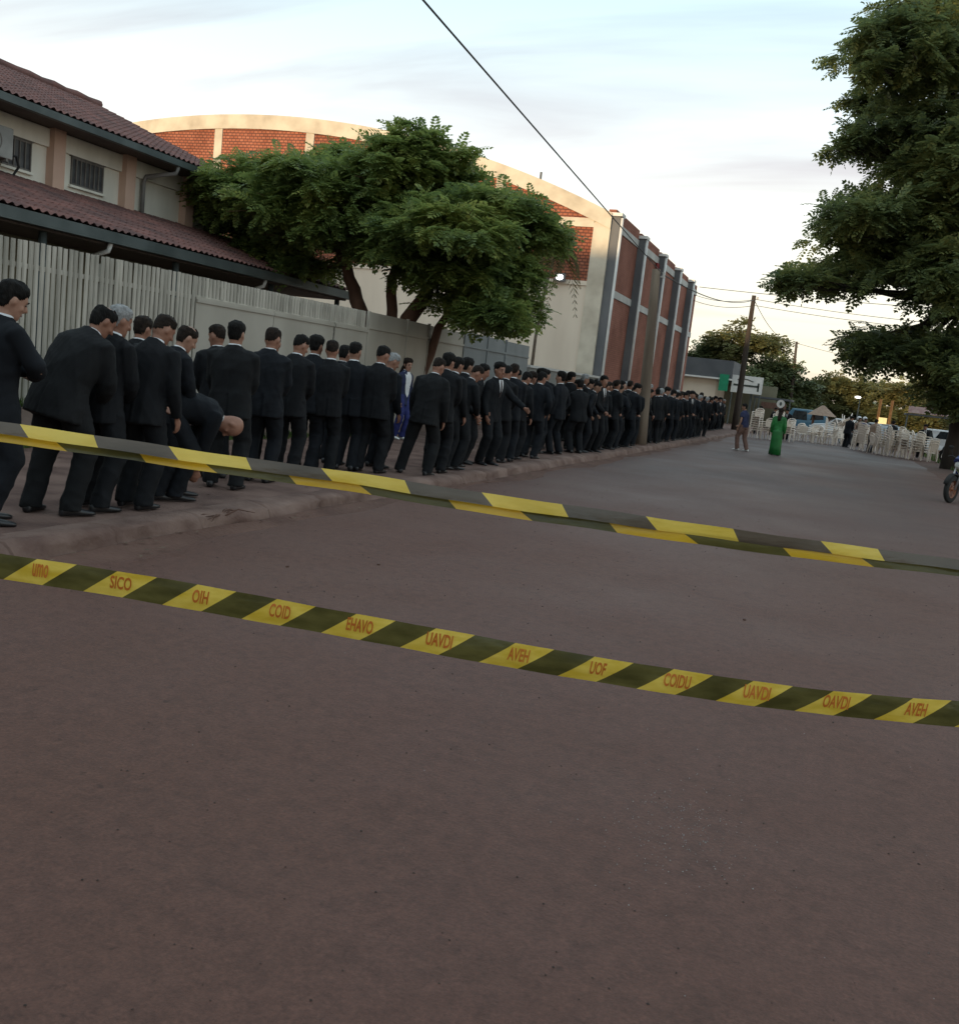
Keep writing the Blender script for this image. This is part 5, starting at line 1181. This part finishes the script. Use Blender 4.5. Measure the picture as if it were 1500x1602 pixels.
def car(loc, rz, paint, label, kind='hatch'):
    c = empty('parked_car', loc, rz); tag(c, label, 'car', 'cars parked at the far end')
    prof = {'hatch': [(-1.9, .28), (-1.95, .62), (-1.85, .92), (-1.55, 1.30), (-1.2, 1.45), (0.15, 1.46), (0.75, 1.0), (1.7, .88), (1.95, .66), (1.95, .28)],
            'van': [(-2.1, .3), (-2.15, .9), (-2.1, 1.75), (-1.9, 1.9), (0.9, 1.9), (1.35, 1.2), (2.0, 1.05), (2.15, .7), (2.15, .3)]}[kind]
    b = MB(); hw = 0.82; n = len(prof); rg = []
    for x, s_ in ((-hw, 0.93), (-hw*0.97, 0.985), (-hw*0.8, 1.0), (hw*0.8, 1.0), (hw*0.97, 0.985), (hw, 0.93)):
        rg.append([(x*(1 if z < 1.0 else 0.86), y_*(s_ if z > 0.5 else 1), 0.3+(z-0.3)*s_) for y_, z in prof])
    b.rings(rg); b.build('body', paint, c)
    top = 1.38 if kind == 'hatch' else 1.72
    for sd in (-1, 1):
        for (ya, yb) in (((-1.35, -0.45), (-0.35, 0.45)) if kind == 'hatch' else ((-1.9, -0.7), (-0.5, 0.9))):
            MB().add([(sd*0.80, ya, 0.95), (sd*0.80, yb, 0.95), (sd*0.735, yb-0.22, top), (sd*0.735, ya+0.15, top)], [(0, 1, 2, 3)]).build('side_window', M_cglass, c)
        for y_ in (-1.22, 1.22): wheel(c, (sd*0.74, y_, 0.31), 0.31, 0.19)
        MB().ell((sd*0.58, prof[-2][0]-0.03, 0.68), (0.16, 0.06, 0.08)).build('headlight', M_lamp, c, smooth=True)
        MB().ell((sd*0.6, prof[1][0]+0.05, 0.78), (0.1, 0.05, 0.12)).build('tail_light', pm('tail_red', (0.25, 0.01, 0.01), rough=0.3), c, smooth=True)
    (y0_, z0_), (y1_, z1_) = ((0.19, 1.43), (0.73, 1.03)) if kind == 'hatch' else ((0.94, 1.84), (1.34, 1.24))
    MB().add([(-0.62, y0_+0.02, z0_+0.01), (0.62, y0_+0.02, z0_+0.01), (0.68, y1_+0.03, z1_+0.012), (-0.68, y1_+0.03, z1_+0.012)], [(0, 3, 2, 1)]).build('windscreen', M_cglass, c)
    ra, rb = ((-1.28, 1.43), (-1.75, 1.06)) if kind == 'hatch' else ((-2.115, 1.68), (-2.14, 1.1))
    MB().add([(-0.6, ra[0]-0.03, ra[1]+0.01), (0.6, ra[0]-0.03, ra[1]+0.01), (0.66, rb[0]-0.03, rb[1]+0.01), (-0.66, rb[0]-0.03, rb[1]+0.01)], [(0, 1, 2, 3)]).build('rear_window', M_cglass, c)
    MB().b2((-0.7, prof[1][0]-0.06, 0.36), (0.7, prof[1][0]+0.05, 0.52)).build('bumper', M_tyre, c)
    return c
PW = pm('car_white', (0.55, 0.56, 0.57), (0.62, 0.63, 0.64), rough=0.25, spec=0.6); PB = pm('van_blue', (0.04, 0.12, 0.18), (0.06, 0.15, 0.22), rough=0.3, spec=0.6)
PS = pm('car_silver', (0.28, 0.30, 0.32), rough=0.3, spec=0.6, metal=0.3); PD = pm('car_dark', (0.03, 0.04, 0.06), rough=0.25, spec=0.6)
car((-3.2, 90, -0.01), 1.45, PB, 'blue van parked across the street beyond the green dress', 'van')
car((-0.2, 77, -0.01), 1.5, PW, 'white car beyond the rows of chairs', 'hatch')
car((2.4, 70, -0.01), 0.5, PS, 'silver car behind the two orange posts')
car((5.0, 63, 0.03), 1.35, PW, 'white car beneath the big street tree')
car((6.2, 72, 0.03), 1.2, PD, 'dark blue car in the shade farther under the tree')
def moto(loc, rz, paint, label, rimc=None):
    c = empty('motorcycle', loc, rz); tag(c, label, 'motorcycle')
    fw, rw = V((0, 0.64, 0.30)), V((0, -0.60, 0.30))
    wheel(c, fw, 0.30, 0.085, 'x', 12, rimc); wheel(c, rw, 0.30, 0.10, 'x', 12, rimc)
    for sd in (-1, 1):
        MB().tube([fw+V((sd*0.075, 0, 0)), V((sd*0.075, 0.44, 0.72)), V((sd*0.075, 0.36, 0.92))], [0.024, 0.022, 0.02], 8).build('fork', M_rim, c, smooth=True)
        MB().tube([rw+V((sd*0.09, 0, 0)), V((sd*0.07, -0.1, 0.36))], 0.022, 6).build('swingarm', M_tyre, c)
        MB().tube([rw+V((sd*0.10, 0.06, 0.06)), V((sd*0.10, -0.38, 0.66))], 0.03, 8).build('shock', M_rim, c, smooth=True)
        MB().tube([V((sd*0.05, 0.36, 0.95)), V((sd*0.26, 0.30, 1.02)), V((sd*0.38, 0.20, 1.0))], 0.016, 6).build('handlebar', M_tyre, c)
        MB().tube([V((sd*0.25, 0.30, 1.02)), V((sd*0.30, 0.31, 1.18))], 0.008, 5).build('mirror_stem', M_tyre, c)
        MB().ell((sd*0.31, 0.31, 1.21), (0.06, 0.015, 0.04)).build('mirror', M_tyre, c, smooth=True)
    b = MB(); n = 9; pr2 = [fw+V((0, math.cos(a)*0.335, math.sin(a)*0.335)) for a in np.linspace(0.35, 2.6, n)]
    b.tube(pr2, 0.06, 8, flat=0.35, up=(1, 0, 0)); b.build('front_mudguard', M_tyre, c, smooth=True)
    b = MB(); pr2 = [rw+V((0, math.cos(a)*0.35, math.sin(a)*0.35)) for a in np.linspace(0.9, 3.0, n)]; b.tube(pr2, 0.065, 8, flat=0.35, up=(1, 0, 0)); b.build('rear_mudguard', M_tyre, c, smooth=True)
    b = MB(); b.tube([(0, 0.34, 0.80), (0, 0.22, 0.84), (0, 0.02, 0.82), (0, -0.12, 0.76)], [0.09, 0.155, 0.15, 0.08], 12); b.build('fuel_tank', paint, c, smooth=True)
    b = MB(); b.tube([(0, -0.08, 0.77), (0, -0.3, 0.77), (0, -0.62, 0.82), (0, -0.74, 0.84)], [0.10, 0.125, 0.115, 0.06], 12, flat=0.55, up=(1, 0, 0)); b.build('seat', M_tyre, c, smooth=True)
    b = MB(); b.tube([(0, 0.34, 0.86), (0, 0.12, 0.62), (0, 0.0, 0.35), (0, -0.15, 0.36), (0, -0.35, 0.66), (0, -0.7, 0.76)], 0.025, 8); b.build('frame', M_tyre, c, smooth=True)
    b = MB(); b.box((0, 0.06, 0.42), (0.22, 0.30, 0.26)); b.tube([(0, 0.12, 0.5), (0, 0.22, 0.66)], 0.09, 10); b.build('engine', pm('engine_grey', (0.10, 0.10, 0.10), rough=0.4, metal=0.6), c, bevel=0.02)
    MB().tube([(0.1, 0.24, 0.5), (0.14, 0.2, 0.28), (0.15, -0.1, 0.26), (0.16, -0.7, 0.36)], [0.022, 0.024, 0.03, 0.045], 8).build('exhaust', M_rim, c, smooth=True)
    MB().ell((0, 0.46, 0.84), (0.10, 0.08, 0.10)).build('headlight', M_lamp, c, smooth=True)
    b = MB(); b.tube([(0, 0.5, 0.9), (0, 0.42, 1.0)], [0.12, 0.09], 10); b.build('cowl', paint, c, smooth=True)
    for sd in (-1, 1): MB().tube([V((sd*0.13, 0.30, 0.66)), V((sd*0.13, 0.14, 0.55)), V((sd*0.12, -0.02, 0.50))], [0.06, 0.08, 0.03], 8, flat=0.3, up=(0, 0, 1)).build('side_fairing', paint, c, smooth=True)
    MB().tube([(-0.08, 0.0, 0.3), (-0.24, 0.05, 0.03)], 0.014, 6).build('kickstand', M_rim, c)
    return c
M_mblue = pm('moto_blue', (0.015, 0.03, 0.13), (0.025, 0.045, 0.19), rough=0.25, spec=0.6); M_mred = pm('moto_red', (0.22, 0.015, 0.015), rough=0.25, spec=0.6); M_orim = pm('rim_rust_orange', (0.24, 0.085, 0.04), (0.30, 0.12, 0.06), rough=0.5)
moto((2.80, 23.92, 0.0), R(150), M_mblue, 'blue motorcycle with rusty orange rims cut off by the right edge', M_orim)
moto((0.35, 61.5, 0.0), R(20), PD, 'dark motorcycle behind the chairs carrying upturned chairs')
moto((1.05, 61.0, 0.0), R(-30), M_mblue, 'dark blue motorcycle of a helmeted rider behind the chairs')
moto((5.35, 49.5, 0.02), R(60), M_mred, 'red motorcycle on the grass beyond the tree trunk')
# two riders with white helmets
for (x, y, lb) in ((0.95, 61.6, 'rider in white helmet on the left behind the chairs'), (1.25, 60.4, 'rider in white helmet on the right behind the chairs')):
    p = make_person('person', 1.7, lean=10, curve=12, head=(0, 5), arms=((-0.25, 0.42, 0.95), (0.25, 0.42, 0.95)), hair=('black', 'short'), skin=2, outfit='casual', mats={'jacket': M_mblue if x > 1 else M_tan, 'trousers': SUIT[0]}, seed=400+int(x*10), res=0.022)
    place(p, x, y, 150, lb, None, z=0.0)
    h = p.children[0]
    hb = MB(); hb.ell((0, 0.03, 1.68), (0.135, 0.155, 0.135)); hb.build('helmet', PW, p, smooth=True)
# ------------------------------------------------------------------ far shop, signs, posts, kiosk
M_groof = pm('grey_roof', (0.075, 0.08, 0.09), (0.10, 0.105, 0.115), scale=1, rough=0.7, world=True)
shop = empty('roadside_shop', (0, 0, 0)); tag(shop, 'low pale shop with dark grey roof and green pillar past the hall', 'building')
MB().b2((-20, 73, 0), (-9.0, 80, 3.5)).build('wall', M_plaster, shop)
MB().prism([(-20, 3.4), (-7.9, 3.4), (-7.9, 4.72), (-20, 4.72)], 'y', 72.6, 80.4).build('roof', M_groof, shop)
MB().b2((-9.0, 73.2, 3.32), (-6.4, 79, 3.42)).build('awning', M_groof, shop)
MB().b2((-20.1, 72.5, 3.3), (-7.85, 72.59, 3.42)).build('fascia', M_white, shop)
MB().b2((-8.75, 72.4, 2.5), (-8.1, 72.58, 3.7)).build('green_pillar', pm('sign_green', (0.01, 0.22, 0.11), (0.012, 0.27, 0.14), rough=0.5), shop)
MB().b2((-6.5, 73.3, 0), (-6.35, 73.45, 3.3)).build('awning_post', M_gutter, shop)
MB().b2((-9, 78.8, 0), (-5, 79, 3.3)).build('rear_wall', M_shade, shop)
sg = empty('shop_sign', (0, 0, 0)); tag(sg, 'white shop sign with dark lettering bars over the awning', 'sign')
MB().b2((-7.9, 72.8, 2.5), (-5.7, 72.92, 3.75)).build('board', M_white, sg)
b = MB(); b.b2((-7.75, 72.785, 2.98), (-5.95, 72.795, 3.12)); b.b2((-6.05, 72.785, 2.7), (-5.92, 72.795, 3.3)); b.tube([(-7.5+0.14*i, 72.79, 3.42+0.10*math.sin(i*0.45)) for i in range(9)], 0.035, 6); b.build('lettering', pm('sign_ink', (0.05, 0.06, 0.05)), sg)
for x in (-7.8, -5.8): MB().tube([(x, 72.86, 0.0), (x, 72.86, 2.5)], 0.05, 8).build('sign_post', M_gutter, sg)
cp = empty('shop_canopy', (0, 0, 0)); tag(cp, 'dark flat canopy right of the shop sign', 'canopy')
MB().b2((-6.3, 74, 2.28), (-3.6, 78, 2.42)).build('roof_sheet', M_groof, cp)
for x in (-6.2, -3.7): MB().tube([(x, 74.1, 0), (x, 74.1, 2.3)], 0.05, 8).build('support', M_gutter, cp)
MB().b2((-5.7, 73.98, 1.6), (-3.9, 74.05, 2.05)).build('hanging_board', M_khaki, cp)
rs = empty('road_sign', (-3.5, 60, 0)); tag(rs, 'round white road sign behind the woman in green', 'sign')
MB().tube([(0, 0, 0), (0, 0, 2.2)], 0.03, 8).build('post', M_gutter, rs)
MB().tube([(0, -0.06, 1.95), (0, -0.035, 1.95)], 0.24, 20).build('disc', M_white, rs)
MB().tube([(0, -0.068, 1.95), (0, -0.062, 1.95)], 0.07, 16, flat=1.6).build('symbol', M_gutter, rs)
ls = empty('street_lamp', (0.99, 75, 0)); tag(ls, 'small street lamp with glowing white head', 'street lamp')
MB().tube([(0, 0, 0), (0.02, 0, 2.9), (-0.1, -0.1, 3.1)], [0.05, 0.04, 0.03], 8).build('post', M_gutter, ls)
MB().ell((-0.14, -0.14, 3.12), (0.22, 0.14, 0.09)).build('lamp_head', pm('lamp_dim', (1, 0.95, 0.85), emit=(1, 0.93, 0.8, 1.6)), ls, smooth=True)
M_orange = pm('orange_post', (0.42, 0.17, 0.05), (0.5, 0.22, 0.07), rough=0.6)
for x, lb in ((2.25, 'thin orange post on the left above the yellow board'), (2.98, 'thin orange post on the right of the yellow board')):
    tag(MB().tube([(x, 70, 0.0), (x, 70, 3.05)], [0.10, 0.09], 8).build('marker_post', M_orange), lb, 'post', 'orange posts at the far end')
yb = empty('yellow_board', (2.55, 69.6, 0)); tag(yb, 'small bright yellow lit board between the orange posts', 'sign')
MB().b2((-0.26, 0, 1.22), (0.26, 0.06, 1.85)).build('panel', pm('lit_yellow', (0.8, 0.6, 0.25), emit=(1.0, 0.72, 0.30, 0.5)), yb)
MB().tube([(0, 0.03, 0), (0, 0.03, 1.25)], 0.04, 8).build('post', M_gutter, yb)
kz = empty('thatched_kiosk', (-1.6, 86, 0)); tag(kz, 'small kiosk with a pale pointed roof beyond the chairs', 'kiosk')
MB().rings([[(1.2*math.cos(a), 1.2*math.sin(a), 1.5) for a in np.linspace(0, 2*math.pi, 13)[:-1]], [(0.12*math.cos(a), 0.12*math.sin(a), 2.35) for a in np.linspace(0, 2*math.pi, 13)[:-1]]]).build('roof', M_tan, kz)
for a in (0.8, 2.3, 3.9, 5.5): MB().tube([(0.9*math.cos(a), 0.9*math.sin(a), 0), (0.9*math.cos(a), 0.9*math.sin(a), 1.65)], 0.06, 8).build('post', M_bark, kz)
bn = empty('roadside_stall', (5.2, 66, 0)); tag(bn, 'stall with a pinkish sign strip under the big tree', 'stall')
MB().b2((-1.5, 0, 2.2), (1.6, 2.2, 2.3)).build('roof', M_groof, bn)
MB().b2((-1.4, -0.06, 2.34), (1.5, -0.01, 2.75)).build('sign_strip', pm('pink_sign', (0.38, 0.22, 0.22), (0.55, 0.42, 0.40), scale=3), bn)
for x in (-1.4, 1.5):
    MB().tube([(x, 0.1, 0), (x, 0.1, 2.2)], 0.05, 8).build('post', M_gutter, bn)
MB().b2((-1.3, 1.2, 0), (1.4, 1.3, 1.0)).build('counter', M_tan, bn)
# ------------------------------------------------------------------ litter by the kerb
M_twig = pm('dry_twig', (0.06, 0.03, 0.02), (0.10, 0.05, 0.035), scale=9, rough=0.9)
wd_ = empty('dead_weed', (-5.02, 7.15, 0.06)); tag(wd_, 'clump of dead brown twigs lying on the kerb edge', 'twigs')
for k in range(9):
    a = random.uniform(-0.6, 0.9); L = random.uniform(0.15, 0.4); sx = random.choice((-1, 1))
    MB().tube([(0, 0, 0.01+0.006*k), (0.3*L*math.sin(a), sx*L*0.5, 0.06+random.uniform(0, .05)), (L*math.sin(a)*0.6, sx*L, 0.03+random.uniform(-.02, .06))], [0.008, 0.006, 0.003], 5).build('twig', M_twig, wd_)
for (x, y, lb) in ((-0.45, 7.4, 'small dark pebble alone on the near road'), (-3.75, 6.25, 'small dark stone on the road near the kerb'), (-3.3, 6.9, 'tiny dark stone farther right of the kerb stone')):
    o = MB().ell((0, 0, 0.004), (0.013, 0.018, 0.008), 8, 6).build('pebble', M_twig, loc=(x, y, 0)); tag(o, lb, 'pebble')
# pale gravel chips loosened from the asphalt
b = MB()
for k in range(420):
    u = rng.normal(size=2); x = -0.343 + 0.13*u[0]; y = 3.561 + 0.26*u[1]
    if k > 300: x = rng.uniform(-2.5, 2.5); y = rng.uniform(2.2, 8)
    l = rng.uniform(0.0015, 0.0038); a = rng.uniform(0, 6.28); c_, s_ = math.cos(a)*l, math.sin(a)*l
    b.add([(x-c_, y-s_, 0.001), (x+s_, y-c_, 0.001), (x+c_, y+s_, 0.001), (x-s_, y+c_, 0.001), (x, y, 0.001+l*1.1)], [(0, 1, 4), (1, 2, 4), (2, 3, 4), (3, 0, 4)])
tag(b.build('gravel', pm('gravel_chip', (0.16, 0.14, 0.135), (0.30, 0.28, 0.27), scale=40, world=True)), 'pale gravel chips scattered on the near road', 'gravel', kind='stuff')
# dark grit and specks on the asphalt
b = MB()
for k in range(900):
    y = 1.2 + 14*rng.random()**1.6; x = rng.uniform(-4.9, 3.0) if y > 4 else rng.uniform(-2.6, 1.6)
    l = rng.uniform(0.0018, 0.0055)*(1.0+0.10*y); a = rng.uniform(0, 6.28); c_, s_ = math.cos(a)*l, math.sin(a)*l*rng.uniform(0.5, 1)
    b.add([(x-c_, y-s_, 0.001), (x+s_, y-c_, 0.001), (x+c_, y+s_, 0.001), (x-s_, y+c_, 0.001), (x, y, 0.001+l*0.7)], [(0, 1, 4), (1, 2, 4), (2, 3, 4), (3, 0, 4)])
tag(b.build('grit', pm('dark_grit', (0.025, 0.016, 0.013), (0.07, 0.045, 0.036), scale=30, world=True)), 'dark grit specks strewn over the near road', 'grit', kind='stuff')
# leaf litter and grit on the pavement
b = MB()
for k in range(700):
    x = rng.uniform(-9, -5.3); y = rng.uniform(3, 30); a = rng.uniform(0, 6.28); l = rng.uniform(0.012, 0.04); z = pz(x, y)+0.006
    if rng.random() < 0.35: x = gut(rng.uniform(0, 1), y); z = 0.035
    c, s_ = math.cos(a)*l, math.sin(a)*l
    b.add([(x-c, y-s_, z), (x-s_*.4, y+c*.4, z+0.006), (x+c, y+s_, z+0.003), (x+s_*.4, y-c*.4, z+0.004)], [(0, 1, 2, 3)])
tag(b.build('leaf_litter', pm('litter', (0.07, 0.045, 0.03), (0.17, 0.12, 0.08), scale=3, world=True)), 'dry leaf litter and grit on the pavement', 'litter', kind='stuff')

# ------------------------------------------------------------------ unseen blocks added behind the viewer to cast shade on street, hall and tree
def block(loc, size, label, mat):
    o = empty('shade_block', loc); tag(o, label, 'building', 'added shade blocks behind the viewer')
    sx, sy, sz = size
    MB().b2((-sx/2, -sy/2, 0), (sx/2, sy/2, sz)).build('wall', mat, o)
    MB().b2((-sx/2-0.3, -sy/2-0.3, sz), (sx/2+0.3, sy/2+0.3, sz+0.4)).build('roof', M_groof, o)
    nw = int(sx/4)
    for fz in range(int(sz/3.2)):
        for k in range(nw):
            x = -sx/2 + (k+0.5)*sx/nw
            MB().b2((x-0.7, sy/2, 1.0+3.2*fz), (x+0.7, sy/2+0.03, 2.4+3.2*fz)).build('window', M_glass, o)
block((-46, -36, 0), (64, 12, 12.8), 'long cream block added unseen behind the viewer on the left to cast shade', M_cwall)
block((18, -36, 0), (40, 12, 12.8), 'long cream block added unseen behind the viewer on the right to cast shade', M_cwall)
block((-8, -36, 0), (11.6, 12, 22.5), 'tall block added unseen behind the viewer to shade the big street tree', M_plaster)
